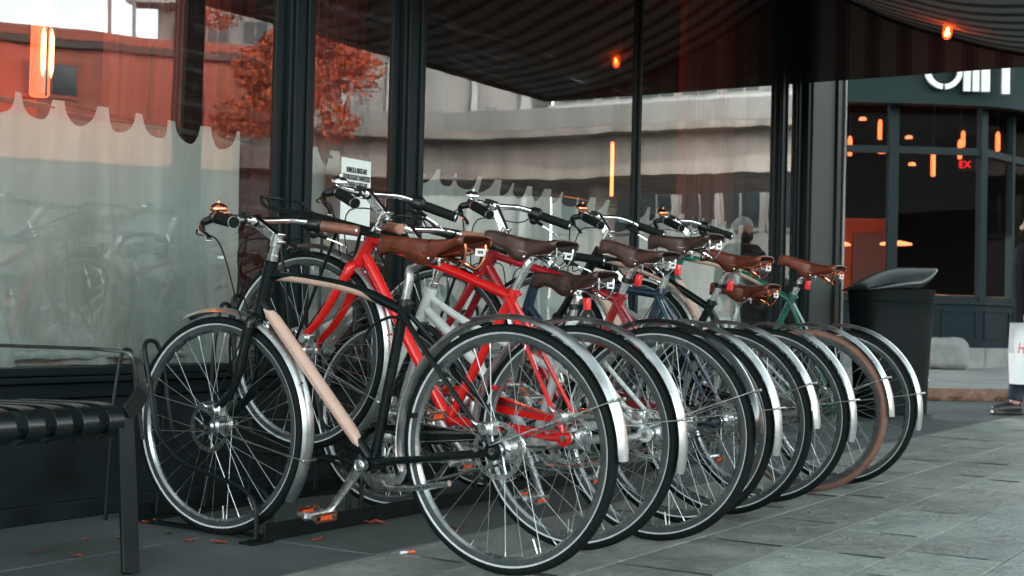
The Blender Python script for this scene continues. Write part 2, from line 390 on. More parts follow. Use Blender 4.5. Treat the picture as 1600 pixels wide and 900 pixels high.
gr.color_ramp.elements[0].position = .05; gr.color_ramp.elements[0].color = (.07,)*3+(1,); gr.color_ramp.elements[1].position = 1; gr.color_ramp.elements[1].color = (1,)*3+(1,)
for p_, c_ in ((.075, .115), (.12, .24), (.20, .38), (.4, .6)): e_ = gr.color_ramp.elements.new(p_); e_.color = (c_,)*3+(1,)
gn_.nodes.remove(ma); gn_.links.new(gr.outputs[0], mx.inputs[0])
# faint smears, and pale streaks put into the glass for streaky reflections
df = gn_.nodes.new('ShaderNodeBsdfDiffuse'); df.inputs[0].default_value = (.75, .78, .76, 1)
tcg = gn_.nodes.new('ShaderNodeTexCoord'); mpg = gn_.nodes.new('ShaderNodeMapping'); mpg.inputs['Rotation'].default_value = (0, R(24), 0); mpg.inputs['Scale'].default_value = (1.1, 1, 16)
ng = gn_.nodes.new('ShaderNodeTexNoise'); ng.inputs['Scale'].default_value = 2.2; ng.inputs['Detail'].default_value = 7; ng.inputs['Roughness'].default_value = .62; ng.inputs['Distortion'].default_value = .5
gn_.links.new(tcg.outputs['Object'], mpg.inputs[0]); gn_.links.new(mpg.outputs[0], ng.inputs['Vector'])
rg = ramp(gn_, ng.outputs[0], [(.50, (.006,)*3), (.68, (.035,)*3), (.76, (.22,)*3)])
mg = gn_.nodes.new('ShaderNodeMixShader'); gn_.links.new(rg.outputs[0], mg.inputs[0]); gn_.links.new(mx.outputs[0], mg.inputs[1]); gn_.links.new(df.outputs[0], mg.inputs[2])
gn_.links.new(mg.outputs[0], ou.inputs[0])
gn_.links.new(tr.outputs[0], mx.inputs[1]); gn_.links.new(gl.outputs[0], mx.inputs[2])
for a, c_ in [(-2.0, 1.95), (2.2, 4.055), (4.294, 4.815), (5.068, 7.175), (7.265, 9.40), (9.66, 9.845)]:
    b = MS(); b.bb(a-.01, c_+.01, W0+.042, W0+.048, .48, 3.31)
    # a single sheet keeps the reflection clean
    b.v = []; b.f = []; b.m = []
    b.add([(a, W0+.008, .5), (c_, W0+.008, .5), (c_, W0+.008, 3.32), (a, W0+.008, 3.32)], [(0, 1, 2, 3)])
    S(b, 'glass_pane', gm, smooth=0)
# corner column: glossy panel in a moulded frame
b = MS(); b.bb(9.96, 10.78, W0-.06, W0+.45, 0, 5.19); S(b, 'corner_column', [wall_frame], bevel=.004)
b = MS(); b.bb(10.02, 10.52, W0-.075, W0-.062, .25, 3.06); S(b, 'column_panel', column_m, bevel=.003)
b = MS()
for (o1, o2, d) in ((.0, .05, .085), (.055, .10, .075), (.11, .14, .07)):
    b.bb(10.53+o1, 10.53+o2, W0-d-.012, W0-.061, .2, 3.06+o2); b.bb(10.0, 10.53+o1, W0-d-.012, W0-.061, 3.062+o1, 3.062+o2)
S(b, 'column_moulding', wall_frame, bevel=.003)
b = MS(); b.tube([(10.765, W0-.075, .1), (10.765, W0-.075, 3.2)], .014, 8); S(b, 'corner_bead', mat('bead_metal', (.16, .18, .175), .4, .6), smooth=40)
# interior room
room_wall = mat('interior_wall_plaster', (.34, .06, .020), .8, 0, .3, 2)
room_dark = mat('interior_dark_wall', (.03, .026, .024), .8, 0, .3, 2)
room_floor = mat('interior_floor_boards', (.10, .055, .035), .5, 0, .3, 4)
b = MS(); b.bb(-2.1, 5.0, 6.2, 6.35, 0, 2.12); S(b, 'interior_back_wall', room_wall)
b = MS(); b.bb(-2.1, 5.0, 6.2, 6.35, 2.12, 4.2); S(b, 'interior_shaded_upper_wall', room_dark)  # upper wall coloured dark, standing in for lamp light fading upwards
b = MS(); b.bb(5.0, 10.7, 7.4, 7.55, 0, 4.2); b.bb(4.95, 5.0, 6.2, 7.5, 0, 4.2); S(b, 'interior_back_wall', room_dark)
b = MS(); b.bb(10.55, 10.7, W0+.5, 7.5, 0, 4.2); S(b, 'interior_side_wall', room_dark)
b = MS(); b.bb(-2.1, 10.7, W0+.26, 7.5, .0, .02); S(b, 'interior_floor', room_floor)
b = MS(); b.bb(-2.1, 10.7, W0+.31, 7.5, 4.2, 4.3); S(b, 'interior_ceiling', room_dark)
# cafe curtains with scalloped loops
def cloth_mat(name, a, b_, sc=(14, 14, .6), trans=.25):
    m, n, bs = nodes_of(name)
    t = noise(n, 1, 5, .6, sc=sc); r = ramp(n, t.outputs[0], [(.3, a), (.7, b_)]); n.links.new(r.outputs[0], bs.inputs['Base Color'])
    bs.inputs['Roughness'].default_value = .9; bs.inputs['Sheen Weight'].default_value = .15
    tl = n.nodes.new('ShaderNodeBsdfTranslucent'); n.links.new(r.outputs[0], tl.inputs[0])
    ms = n.nodes.new('ShaderNodeMixShader'); ms.inputs[0].default_value = trans
    n.links.new(bs.outputs[0], ms.inputs[1]); n.links.new(tl.outputs[0], ms.inputs[2]); n.links.new(ms.outputs[0], n.nodes['Material Output'].inputs[0])
    t2 = noise(n, 380, 2, .5); bu = n.nodes.new('ShaderNodeBump'); bu.inputs['Strength'].default_value = .15; bu.inputs['Distance'].default_value = .001
    n.links.new(t2.outputs[0], bu.inputs['Height']); n.links.new(bu.outputs[0], bs.inputs['Normal'])
    return m
linen = cloth_mat('white_linen', (.34, .385, .36), (.45, .49, .46), trans=.06)
drape_m = cloth_mat('rust_drape_cloth', (.10, .016, .008), (.17, .028, .013), (20, 20, .4), .06)
rod_m = mat('dark_rod', (.03, .035, .035), .4)
def cafe_curtain(x0, x1, pitch, phase, label, seed, drop=.078, diag=1.0, tabw=.044, slant=0.0):
    rnd = random.Random(seed); fr_ = [(rnd.uniform(3, 34), rnd.uniform(0, 6.3), rnd.uniform(.3, 1)) for _ in range(9)]
    th = empty('cafe_curtain', (x0, W0+.13, .52)); tag(th, label, 'curtain', 'short scalloped curtains in the windows')
    nx = int((x1-x0)/.005); nz = 44; G = []
    for i in range(nx+1):
        x = x0+(x1-x0)*i/nx
        u = ((x-phase)/pitch) % 1.0; d = min(u, 1-u)*pitch      # distance to a tab centre
        sgn = 1 if u < .5 else -1
        e = max(0, d-tabw/2)/(pitch/2-tabw/2)
        top = 1.412-drop*(1-(1-min(1, e))**2.2)**.5*(1 if e > 0 else 0)
        row = []
        for k in range(nz+1):
            t = k/nz; z = .500+(top-.500)*t
            low = 1-(z-.525)/.887
            y = 0
            for f_, p_, a_ in fr_:
                xx = x+diag*.32*low*low*math.sin(p_)+.05*low*math.sin(3*z+p_)
                y += a_*math.sin(f_*xx+p_)*(.0055+.019*low)
            y += .010*math.sin(x*47)*max(0, (z-1.0))/.4
            row.append(Vector((x-x0+slant*(max(0, z-1.3))*8*d*sgn*0+slant*max(0, z-1.32), y, z-.52)))
        G.append(row)
    b = MB(); b.grid(G); b.build('curtain_cloth', linen, th, smooth=180)
    b = MB(); b.tube([(-.12, .03, 1.385-.52), (x1-x0+.12, .03, 1.385-.52)], .011, 8); b.build('curtain_rod', rod_m, th)
    # bottom hem rolls against the sill
    b = MB(); b.tube([(k*(x1-x0)/60, .004*math.sin(k*1.7)-.01, .02+.003*math.sin(k*2.3)) for k in range(61)], [.016+.003*math.sin(k*1.1) for k in range(61)], 8); b.build('hem', linen, th)
    return th
cafe_curtain(2.25, 3.985, .172, 3.47, 'white scalloped curtain filling the wide window left of the notice', 3)
cafe_curtain(4.31, 4.69, .155, 4.455, 'narrow white scalloped curtain half hidden by the taped notice', 5)
cafe_curtain(5.09, 7.15, .172, 5.33, 'white scalloped curtain in the pane behind the red bicycles', 9, slant=.5)
cafe_curtain(7.29, 9.16, .172, 7.42, 'white scalloped curtain in the last wide pane near the column', 12, slant=.3)
def drape(x0, x1, label, y=W0+.36, z0=.06, z1=3.9, seed=1, n=7, m=None):
    th = empty('drape', (x0, y, z0)); tag(th, label, 'drape', 'long pleated drapes behind the short curtains')
    rnd = random.Random(seed); G = []; nx = 120
    for i in range(nx+1):
        u = i/nx; x = u*(x1-x0)
        y_ = .045*abs(math.sin(math.pi*n*u+.6*math.sin(5*u)))**.8+.008*math.sin(40*u+seed)
        G.append([Vector((x+.004*math.sin(z*3+u*9), -y_, z)) for z in [k*(z1-z0)/10 for k in range(11)]])
    b = MB(); b.grid(G); b.build('drape_cloth', m or drape_m, th, smooth=180)
    b = MB(); b.tube([(-.1, .0, z1-z0), (x1-x0+.1, .0, z1-z0)], .015, 8); b.build('drape_track', rod_m, th)
drape(3.50, 3.87, 'rust drape left of the dark post reflected in the wide window', seed=1, n=5)
drape(4.02, 4.36, 'rust drape at the right end of the wide window', seed=2, n=5)
drape(4.60, 5.04, 'rust drape in the narrow pane above the notice', seed=3, n=7)
drape(8.55, 9.45, 'rust drape in the last wide pane beside the column', seed=4, n=11)
# notice taped on the glass
no = empty('notice', (4.585, W0+.003, 1.02)); tag(no, 'white paper notice with three lines of capitals taped to the narrow pane', 'notice')
b = MB(); b.bb(-.10, .10, 0, .002, 0, .345); b.build('paper', mat('paper', (.66, .68, .64), .7, 0, .03), no, smooth=0)
ink = mat('ink', (.03, .035, .035), .7)
t = text_mesh("SHINOLA BIKES ARE\nTHOROUGHLY SANITIZED\nBETWEEN GUEST USE.", .031, ink, 'lettering', no, sx=.50, bold=.0008); t.location = (0, -.003, .265); t.rotation_euler = (R(90), 0, 0)
t = text_mesh("SHINOLA", .017, ink, 'lettering', no, sx=.7, bold=.0006); t.location = (0, -.003, .045); t.rotation_euler = (R(90), 0, 0)
# ================================================================== AWNING
am, an, ab = nodes_of('striped_canvas')
tc = an.nodes.new('ShaderNodeTexCoord'); sp = an.nodes.new('ShaderNodeSeparateXYZ'); an.links.new(tc.outputs['Object'], sp.inputs[0])
def stripes(n, src, pitch, prof, ca, cb):
    d = n.nodes.new('ShaderNodeMath'); d.operation = 'DIVIDE'; d.inputs[1].default_value = pitch; n.links.new(src, d.inputs[0])
    f = n.nodes.new('ShaderNodeMath'); f.operation = 'FRACT'; n.links.new(d.outputs[0], f.inputs[0])
    r = n.nodes.new('ShaderNodeValToRGB'); r.color_ramp.interpolation = 'CONSTANT'; n.links.new(f.outputs[0], r.inputs[0])
    while len(r.color_ramp.elements) < len(prof): r.color_ramp.elements.new(.5)
    for e, (p, k) in zip(r.color_ramp.elements, prof): e.position = p; e.color = (*(ca if k else cb), 1)
    return r
PROF = [(0, 0), (.50, 1), (.56, 0), (.585, 1), (.90, 0), (.925, 1), (.985, 0)]
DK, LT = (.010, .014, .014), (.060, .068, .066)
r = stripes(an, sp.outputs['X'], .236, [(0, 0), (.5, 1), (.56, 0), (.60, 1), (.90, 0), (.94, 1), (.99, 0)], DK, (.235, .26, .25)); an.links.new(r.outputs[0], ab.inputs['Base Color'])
ab.inputs['Roughness'].default_value = .85
atl = an.nodes.new('ShaderNodeBsdfTranslucent'); an.links.new(r.outputs[0], atl.inputs[0]); ams = an.nodes.new('ShaderNodeMixShader'); ams.inputs[0].default_value = .12
an.links.new(ab.outputs[0], ams.inputs[1]); an.links.new(atl.outputs[0], ams.inputs[2]); an.links.new(ams.outputs[0], an.nodes['Material Output'].inputs[0])
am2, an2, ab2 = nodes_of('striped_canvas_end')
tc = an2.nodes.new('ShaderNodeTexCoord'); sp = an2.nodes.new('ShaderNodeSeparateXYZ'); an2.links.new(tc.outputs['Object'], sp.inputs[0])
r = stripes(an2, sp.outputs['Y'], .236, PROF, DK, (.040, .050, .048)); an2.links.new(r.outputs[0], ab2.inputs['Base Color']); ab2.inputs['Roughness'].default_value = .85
aw = empty('awning', (6.3, W0, 2.45)); tag(aw, 'dark striped fabric awning over the bicycles and the shop windows', 'awning')
def MA():
    b = MB(); b.x = Matrix.Translation((-6.3, -W0, -2.45)); return b
AP = [(W0-.035, 3.45), (3.45, 3.25), (3.20, 3.10), (2.96, 2.970), (2.59, 2.825), (2.05, 2.652), (1.38, 2.585)]
AX0, AX1 = 3.2, 10.0
prof = cr([(0, y, z) for y, z in AP], 4)
b = MA(); b.grid([[Vector((x_, p.y, p.z+.014*math.sin(x_*2.6)*math.sin((p.y-1.4)*1.4)*math.sin(math.pi*(x_-AX0)/(AX1-AX0))**.5)) for p in prof] for x_ in [min(AX1, AX0+(AX1-AX0)*i/40) for i in range(41)]])
b.build('canopy', am, aw, smooth=180, solid=.004)
b = MA(); top = [Vector((AX1-.004, p.y, p.z+.001)) for p in prof]; bot = [Vector((AX1-.004, p.y, 2.555)) for p in prof]
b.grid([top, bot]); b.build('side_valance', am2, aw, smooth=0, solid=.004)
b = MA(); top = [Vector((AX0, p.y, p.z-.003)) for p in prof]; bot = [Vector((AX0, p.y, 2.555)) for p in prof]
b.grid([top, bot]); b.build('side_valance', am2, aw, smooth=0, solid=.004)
b = MA(); b.bb(AX0, AX1, 1.374, 1.379, 2.555, 2.60); b.build('front_valance', am, aw, smooth=0)
b = MA(); b.tube([(AX0, 1.40, 2.572), (AX1, 1.40, 2.572)], .016, 8)
for x_ in (AX0+.03, 5.3, 7.4, AX1-.03):
    b.tube(cr([(x_, y-.0, z-.018) for y, z in AP], 4), .008, 6)
b.build('awning_frame', mat('awning_iron', (.008, .011, .011), .8, 0, .2, 30, spec=.1), aw)
# amber bulb lamps under the awning
amber, amn, amb = nodes_of('amber_glass')
amb.inputs['Base Color'].default_value = (1, .16, .03, 1); amb.inputs['Transmission Weight'].default_value = .9; amb.inputs['Roughness'].default_value = .08; amb.inputs['IOR'].default_value = 1.2
amb.inputs['Emission Color'].default_value = (1, .07, .015, 1); amb.inputs['Emission Strength'].default_value = .55
fil = emit('hot_filament', (1, .42, .12), 26)
def lamp_data(name, loc, power, col=(1, .22, .07), r=.03, parent=None):
    d = bpy.data.lights.new(name, 'POINT'); d.energy = power; d.color = col; d.shadow_soft_size = r
    o = bpy.data.objects.new(name, d); COL.objects.link(o); o.location = loc
    if parent: o.parent = parent
def jar_lamp(x, y, z, label):
    th = empty('awning_lamp', (x, y, z)); tag(th, label, 'lamp', 'amber lamps under the awning'); th.rotation_euler = (R(8), 0, 0)
    b = MB(); b.lathe([(0, .075), (.028, .075), (.030, .03), (.034, .028), (.034, .018), (0, .018)], axis='z', n=20); b.build('lamp_cap', black_plastic, th)
    b = MB(); b.lathe([(.028, .018), (.033, 0), (.034, -.05), (.028, -.075), (.014, -.088), (0, -.09)], axis='z', n=20); b.build('lamp_shade', amber, th)
    b = MB(); b.ball((0, 0, -.025), .014, 12, sq=(1, 1, 1.4)); b.build('bulb', fil, th)
    lamp_data('bulb_light', (0, 0, -.05), 3.2, (1, .12, .03), .03, th)
jar_lamp(9.33, 2.405, 2.745, 'glowing amber jar lamp hanging under the awning at the top right')
# ================================================================== BICYCLES
RW = .343
def make_wheel(rear, tyre_m):
    T = {}
    b = MB(); pr = [(.3235, -.0115), (.3245, -.0128), (.312, -.0130), (.300, -.0115), (.293, -.004), (.293, .004), (.300, .0115), (.312, .0130), (.3245, .0128), (.3235, .0115), (.316, 0)]
    b.lathe(pr, n=72, closed=True, mis=[1, 1, 1, 0, 0, 0, 1, 1, 1, 1, 1]); T['wheel'] = (b, [rim_metal, rim_side])
    b = MB(); k = 18; pr = []; mis = []
    for i in range(k):
        a = 2*math.pi*i/k+math.pi/k; pr.append((.3265+.0165*math.cos(a), .0168*math.sin(a)))
    for i in range(k):
        a = math.degrees(2*math.pi*(i+1)/k) % 360
        mis.append(1 if a in (120., 240.) or abs(a-120) < 1 or abs(a-240) < 1 else 0)
    b.lathe(pr, n=80, closed=True, mis=mis); T['tyre'] = (b, [tyre_m, reflect_band if tyre_m is black_rubber else tyre_m])
    b = MB(); fl = .030 if rear else .026; wd = .031
    for i in range(32):
        s_ = 1 if i % 2 else -1; a = 2*math.pi*i/32; cr_ = (1 if (i//2) % 2 else -1)*R(62 if rear else 68)
        h = a+cr_; p = (math.cos(h)*fl, s_*wd, math.sin(h)*fl); q = (math.cos(a)*.2935, s_*.002, math.sin(a)*.2935)
        b.tube([p, q], .0010, 4, cap=False)
        d = (Vector(q)-Vector(p)).normalized(); b.tube([Vector(q)-d*.013, q], .0021, 5)
    b.tube([(math.cos(R(-88))*.294, 0, math.sin(R(-88))*.294), (math.cos(R(-88))*.252, 0, math.sin(R(-88))*.252)], .003, 6)
    T['spokes'] = (b, [steel])
    b = MB(); rr = .034 if rear else .017
    b.lathe([(0, -.072), (.007, -.072), (.007, -.045), (.016, -.044), (fl+.004, -wd-.002), (fl+.004, -wd+.002), (rr, -wd+.008), (rr*.96, 0), (rr, wd-.008), (fl+.004, wd-.002), (fl+.004, wd+.002), (.02, .044), (.012, .052), (.007, .056), (.007, .078), (0, .078)], n=24)
    b.lathe([(0, .078), (.0105, .078), (.0105, .068), (0, .067)], n=6); b.lathe([(0, -.078), (.0105, -.078), (.0105, -.068), (0, -.067)], n=6)
    if rear: b.lathe([(0, -.036), (.036, -.036), (.040, -.038), (.036, -.040), (0, -.040)], n=20)
    T['hub'] = (b, [alu])
    b = MB(); ro, ri = (.080, .066)
    n = 48
    # rotor: wavy outer ring with vent slots and a spider
    for q in range(24):
        a0 = 15*q; b.lathe([(ri, .043), (ro-.002*(q % 2), .043), (ro-.002*(q % 2), .0448), (ri, .0448)], n=3, closed=True, a0=a0, a1=a0+10)
    b.lathe([(ri, .0432), (ri+.004, .0432), (ri+.004, .0446), (ri, .0446)], n=n, closed=True); b.lathe([(ro-.005, .0432), (ro-.001, .0432), (ro-.001, .0446), (ro-.005, .0446)], n=n, closed=True)
    for q in range(6):
        a = R(60*q); b.tube([(math.cos(a)*.02, .0439, math.sin(a)*.02), (math.cos(a+.45)*.045, .0439, math.sin(a+.45)*.045), (math.cos(a+.5)*.068, .0439, math.sin(a+.5)*.068)], .0032, 4)
    b.lathe([(.014, .0425), (.026, .0425), (.026, .0455), (.014, .0455)], n=24, closed=True)
    T['brake_disc'] = (b, [steel])
    return T
PROTO = {}
def place_wheel(parent, M, rear, tyre_m):
    key = (rear, tyre_m.name)
    if key not in PROTO:
        T = make_wheel(rear, tyre_m)
        wh = T['wheel'][0].build('wheel', T['wheel'][1], parent, M=M, smooth=30)
        subs = [T[k][0].build(k, T[k][1], wh, smooth=30) for k in ('tyre', 'spokes', 'hub', 'brake_disc')]
        PROTO[key] = (wh, subs); return wh
    wh0, subs = PROTO[key]; wh = inst(wh0, parent, M)
    for s_ in subs: inst(s_, wh)
    return wh
def fender_mb(c, a0, a1, rad=.370, hw=.0275, tipw=1.):
    b = MB(); n = max(10, int(abs(a1-a0)/3)); m = 9; O = []; I = []
    for i in range(n+1):
        t = i/n; a = R(a0+(a1-a0)*t); endf = min(1, min(t, 1-t)*abs(a1-a0)/2.2); wsc = .80+.20*math.sqrt(max(0, 1-(1-endf)**2))
        ro = []; ri = []
        for j in range(m):
            v = -1+2*j/(m-1); y = v*hw*wsc; d = .0125*abs(v)**2.4
            ro.append(Vector((c[0]+math.cos(a)*(rad-d), y, c[2]+math.sin(a)*(rad-d)))); ri.append(Vector((c[0]+math.cos(a)*(rad-d-.0016), y*.97, c[2]+math.sin(a)*(rad-d-.0016))))
        O.append(ro); I.append(ri)
    ring = []
    vs = []; k = 2*m
    for i in range(n+1): vs += O[i]+I[i][::-1]
    fs = [(i*k+j, (i+1)*k+j, (i+1)*k+(j+1) % k, i*k+(j+1) % k) for i in range(n) for j in range(k)]
    fs += [tuple(range(k)), tuple(n*k+j for j in range(k-1, -1, -1))]
    b.add(vs, fs); return b
def saddle(parent, N, T_, m, rail_m):
    """N nose, T_ tail points (x,z) on the top line"""
    L = N[0]-T_[0]; ang = math.atan2(N[1]-T_[1], L)
    M = Matrix.Translation((T_[0], 0, T_[1])) @ Matrix.Rotation(-ang, 4, 'Y')
    b = MB(); b.x = M; G = []; n = 30; m_ = 17
    for i in range(n+1):
        u = i/n; x = L*u
        hw = .080*(1-min(1, max(0, (u-.02))/.62)**1.25)**1.25*1.0 if u < .62 else 0
        hw = max(hw, .019+.010*max(0, 1-abs(u-.55)/.45)); 
        if u > .93: hw *= math.sqrt(max(.08, 1-((u-.93)/.07)**2))
        if u < .05: hw *= .90+.10*u/.05
        drop = .013+.009*min(1, u/.4)+.038*math.exp(-((u-.50)/.19)**2)+.018*max(0, (u-.7)/.3)
        sag = -.010*math.sin(math.pi*u)+.010*max(0, (u-.82)/.18)**2*-1
        kick = .012*max(0, 1-u/.22)**1.5
        row = []
        for j in range(m_):
            v = -1+2*j/(m_-1); av = abs(v)
            y = hw*math.copysign(math.sin(min(1, av/.72)*math.pi/2)**.85, v) if av < .72 else math.copysign(hw*(1-.06*(av-.72)/.28), v)
            z = sag+kick-(.010*(av/.72)**2 if av < .72 else .010+drop*((av-.72)/.28))
            if u < .06: z -= .004*(1-u/.06)
            row.append(Vector((x, y, z)))
        G.append(row)
    b.grid(G); s = b.build('saddle', m, parent, smooth=180); md = s.modifiers.new('solid', 'SOLIDIFY'); md.thickness = .0045; md.offset = -1
    r = MB(); r.x = M
    for sd_ in (-1, 1):
        r.tube(cr([(L-.012, sd_*.004, -.028), (L-.05, sd_*.016, -.047), (L*.52, sd_*.022, -.052), (L*.28, sd_*.024, -.056), (L*.14, sd_*.030, -.072), (.030, sd_*.040, -.082), (.010, sd_*.046, -.062), (.004, sd_*.050, -.035), (.006, sd_*.052, -.014)], 5), .0036, 6)
        r.tube(cr([(L*.5, sd_*.030, -.046), (L*.3, sd_*.034, -.050), (L*.12, sd_*.040, -.040), (.01, sd_*.046, -.016)], 4), .0030, 6)
    r.tube(cr([(.012, -.050, -.020), (.0, -.030, -.030), (-.004, 0, -.033), (.0, .030, -.030), (.012, .050, -.020)], 4), .0036, 6)
    r.build('saddle_rails', rail_m, s)
    q = MB(); q.x = M
    for (x, y) in [(.012, .05), (.012, -.05), (.010, .025), (.010, -.025), (.008, 0), (L-.016, .010), (L-.016, -.010)]:
        q.ball((x, y, kick_at(x/L)), .0042, 8, sq=(1, 1, .5))
    for sd_ in (-1, 1):
        q.ball((L*.50, sd_*.0285, -.032), .004, 8); q.ball((L*.86, sd_*.0215, -.018), .004, 8)
    q.build('rivets', rail_m, s)
    q = MB(); q.x = M
    for dx, dz, wx, wz in ((0, .0075, .046, .0058), (0, -.0075, .046, .0058), (-.0195, 0, .0065, .0208), (.0195, 0, .0065, .0208)):
        q.box((-.012, dx, -.036+dz), (.0035, wx, wz))
    q.build('badge', badge_m, s)
    return s
def kick_at(u): return -.010*math.sin(math.pi*u)+.012*max(0, 1-u/.22)**1.5-.002
def bicycle(X, Y, label, paint, yaw=0, pitch=0, roll=0, steer=0, accent=False, style='arch',
            ST=(.335, .73), HT=(.885, .80), HB=(.932, .70), HC=(.955, .93), SN=(.455, .915), SR=(.165, .915), tyre=None,
            sad=None, rails=None, grip=None, bell=None, fender=None, rack=False, light=True, crank=-60, bend=0.04, shifter=False, hose=False, hub_f=1.068, stand=True, gripr=None):
    tyre = tyre or black_rubber; sad = sad or leather_dark; rails = rails or chrome; grip = grip or black_rubber; fender = fender or fender_metal
    pm = PAINT[paint]
    th = empty('bicycle'); tag(th, label, 'bicycle', 'bicycles parked in the rack')
    Rm = Matrix.Rotation(R(90)-yaw, 4, 'Z') @ Matrix.Rotation(-R(pitch), 4, 'Y') @ Matrix.Rotation(R(roll), 4, 'X')
    hub = Vector((X, Y, RW)); base = hub-Rm.to_3x3() @ Vector((0, 0, RW))
    th.matrix_world = Matrix.Translation(base) @ Rm
    V = lambda p, y=0: Vector((p[0], y, p[1]))
    RH, FH, BB = (0, RW), (hub_f, RW), (.455, .27)
    HTv, HBv = V(HT), V(HB); ax = (HTv-HBv).normalized()
    S_ = Matrix.Translation(HBv) @ Matrix.Rotation(R(steer), 4, ax) @ Matrix.Translation(-HBv)
    # ---- frame
    b = MB()
    b.tube([V(BB), V(ST)], .0155, 12); b.tube([V(ST)-(V(ST)-V(BB)).normalized()*.03, V(ST)+(V(ST)-V(BB)).normalized()*.012], .0185, 12)
    b.tube([HBv-ax*.012, HTv+ax*.005], .0215, 14); b.lathe([(0, -.036), (.021, -.036), (.021, .036), (0, .036)], c=V(BB), n=20)
    sdir = (V(ST)-V(BB)).normalized()
    TTpath = None
    if style == 'mixte':
        up = [HTv-ax*.03, V((.71, .67)), V((.37, .527))]
        b.tube(cr([p+Vector((0, 0, 0)) for p in up], 8), .0135, 12)
        b.tube(cr([HBv+ax*.035, V((.707, .552)), V((.54, .375)), V(BB)], 8), .018, 14)
        b.tube([V((.365, .54), .0), V((.02, RW+.02), .058)], .0075, 8); b.tube([V((.365, .54), .0), V((.02, RW+.02), -.058)], .0075, 8)
    else:
        if style == 'arch':
            TTpath = cr([HTv-ax*.035, V((.70, .5*(HT[1]-.035)+.5*ST[1]+bend+.005)), V((.52, .22*HT[1]+.78*ST[1]+bend*.55)), V(ST)-sdir*.02], 10)
        else:
            TTpath = cr([HTv-ax*.022, V(((HT[0]+ST[0])/2, (HT[1]+ST[1])/2-.010+bend*.2)), V(ST)-sdir*.012], 8)
        b.tube(TTpath, .0155, 14)
        DT = [HBv+ax*.035, V(BB)+(HBv+ax*.035-V(BB)).normalized()*.01]
        b.tube(DT, .0185, 14)
    for s_ in (-1, 1):
        ss0 = V(ST)-sdir*.02
        b.tube([ss0+Vector((0, s_*.014, 0)), ss0.lerp(V(RH), .25)+Vector((0, s_*.036, 0)), ss0.lerp(V(RH), .93)+Vector((0, s_*.064, 0))], [.0085, .008, .007], 8)
        b.tube([V(BB, s_*.024), V((.34, .29), s_*.040), V((.04, RW-.012), s_*.064)], [.012, .011, .009], 10)
        b.lathe([(0, s_*.061), (.026, s_*.061), (.026, s_*.067), (0, s_*.067)], c=V((.004, RW)), n=14); b.tube([V((.045, RW-.012), s_*.064), V((-.002, RW), s_*.064)], .010, 6)
        b.tube([V((.012, RW+.015), s_*.064), V((.030, RW+.055), s_*.062)], .008, 6)
        b.ball(V(ST, s_*.020)-sdir*.010, .006, 8)
    b.box(V((.30, .42))+Vector((0, 0, 0)), (.014, .07, .014))
    for t_ in (.3, .55, .8):
        p = (V(BB)).lerp(HBv, t_)
        b.tube([p+Vector((.012, .018, -.012)), p+Vector((.016, .020, -.016))], .004, 6)
    fr_ = b.build('frame', pm, th, smooth=40)
    if accent:
        # cream inlay painted low on the side of the top tube and over the down tube
        b = MB(); k0, k1 = int(len(TTpath)*.08), int(len(TTpath)*.84); pp = TTpath[k0:k1]
        n = len(pp); sc = [1.0*math.sqrt(max(.02, min(1, min(i, n-1-i)/4))) for i in range(n)]
        sec = [(-.0163*math.cos(R(a)), .0163*math.sin(R(a))) for a in range(-98, 99, 14)]
        vs = []; T_ = []
        for i, p in enumerate(pp):
            t = (pp[min(i+1, n-1)]-pp[max(i-1, 0)]).normalized(); N = (Vector((0, 0, 1))-t*t.z).normalized(); B = t.cross(N)
            lim = 98*sc[i]
            for q in range(15):
                a = R(-lim+2*lim*q/14); vs.append(p-N*.0162*math.cos(a)+B*.0162*math.sin(a))
        b.add(vs, [(i*15+j, i*15+j+1, (i+1)*15+j+1, (i+1)*15+j) for i in range(n-1) for j in range(14)])
        b.build('accent_panel', cream, fr_, smooth=180)
        b = MB(); d = DT[1]-DT[0]; L = d.length; u = d.normalized(); n = 24; vs = []
        N = (Vector((0, 0, 1))-u*u.z).normalized(); B = u.cross(N)
        for i in range(n+1):
            t = .030+(L-.085)*i/n; e = min(i, n-i)/3.5; lim = 150*math.sqrt(max(.002, min(1, e)))
            for q in range(21):
                a = R(90-lim+2*lim*q/20); a2 = R(-90-lim+2*lim*q/20)
                vs.append(DT[0]+u*t+N*.0193*math.cos(a)+B*.0193*math.sin(a))
        b.add(vs, [(i*21+j, i*21+j+1, (i+1)*21+j+1, (i+1)*21+j) for i in range(n) for j in range(20)])
        b.build('accent_panel', cream, fr_, smooth=180)
    # ---- fork
    b = MB(); cb = HBv-ax*.016
    b.tube([cb-ax*.022, cb+ax*.004], .021, 12)
    b.tube(cr([cb+Vector((.002, -.040, -.030)), cb+Vector((0, -.034, -.006)), cb+Vector((0, 0, .002)), cb+Vector((0, .034, -.006)), cb+Vector((.002, .040, -.030))], 5), .0180, 10)
    for s_ in (-1, 1):
        e = V(FH, s_*.056); c0 = cb+Vector((.002, s_*.040, -.026)); sl = c0-ax*((c0.z-RW)*.62)+Vector((0, s_*.008, 0)); sl.y = s_*.050
        b.tube(cr([c0, sl, e+Vector((-.010, 0, .035)), e+Vector((0, 0, .004))], 6), [.0172-.0085*i/18 for i in range(19)], 10)
        b.lathe([(0, s_*.053), (.014, s_*.053), (.014, s_*.059), (0, s_*.059)], c=V(FH), n=12)
    fk = b.build('fork', pm, th, M=S_, smooth=40)
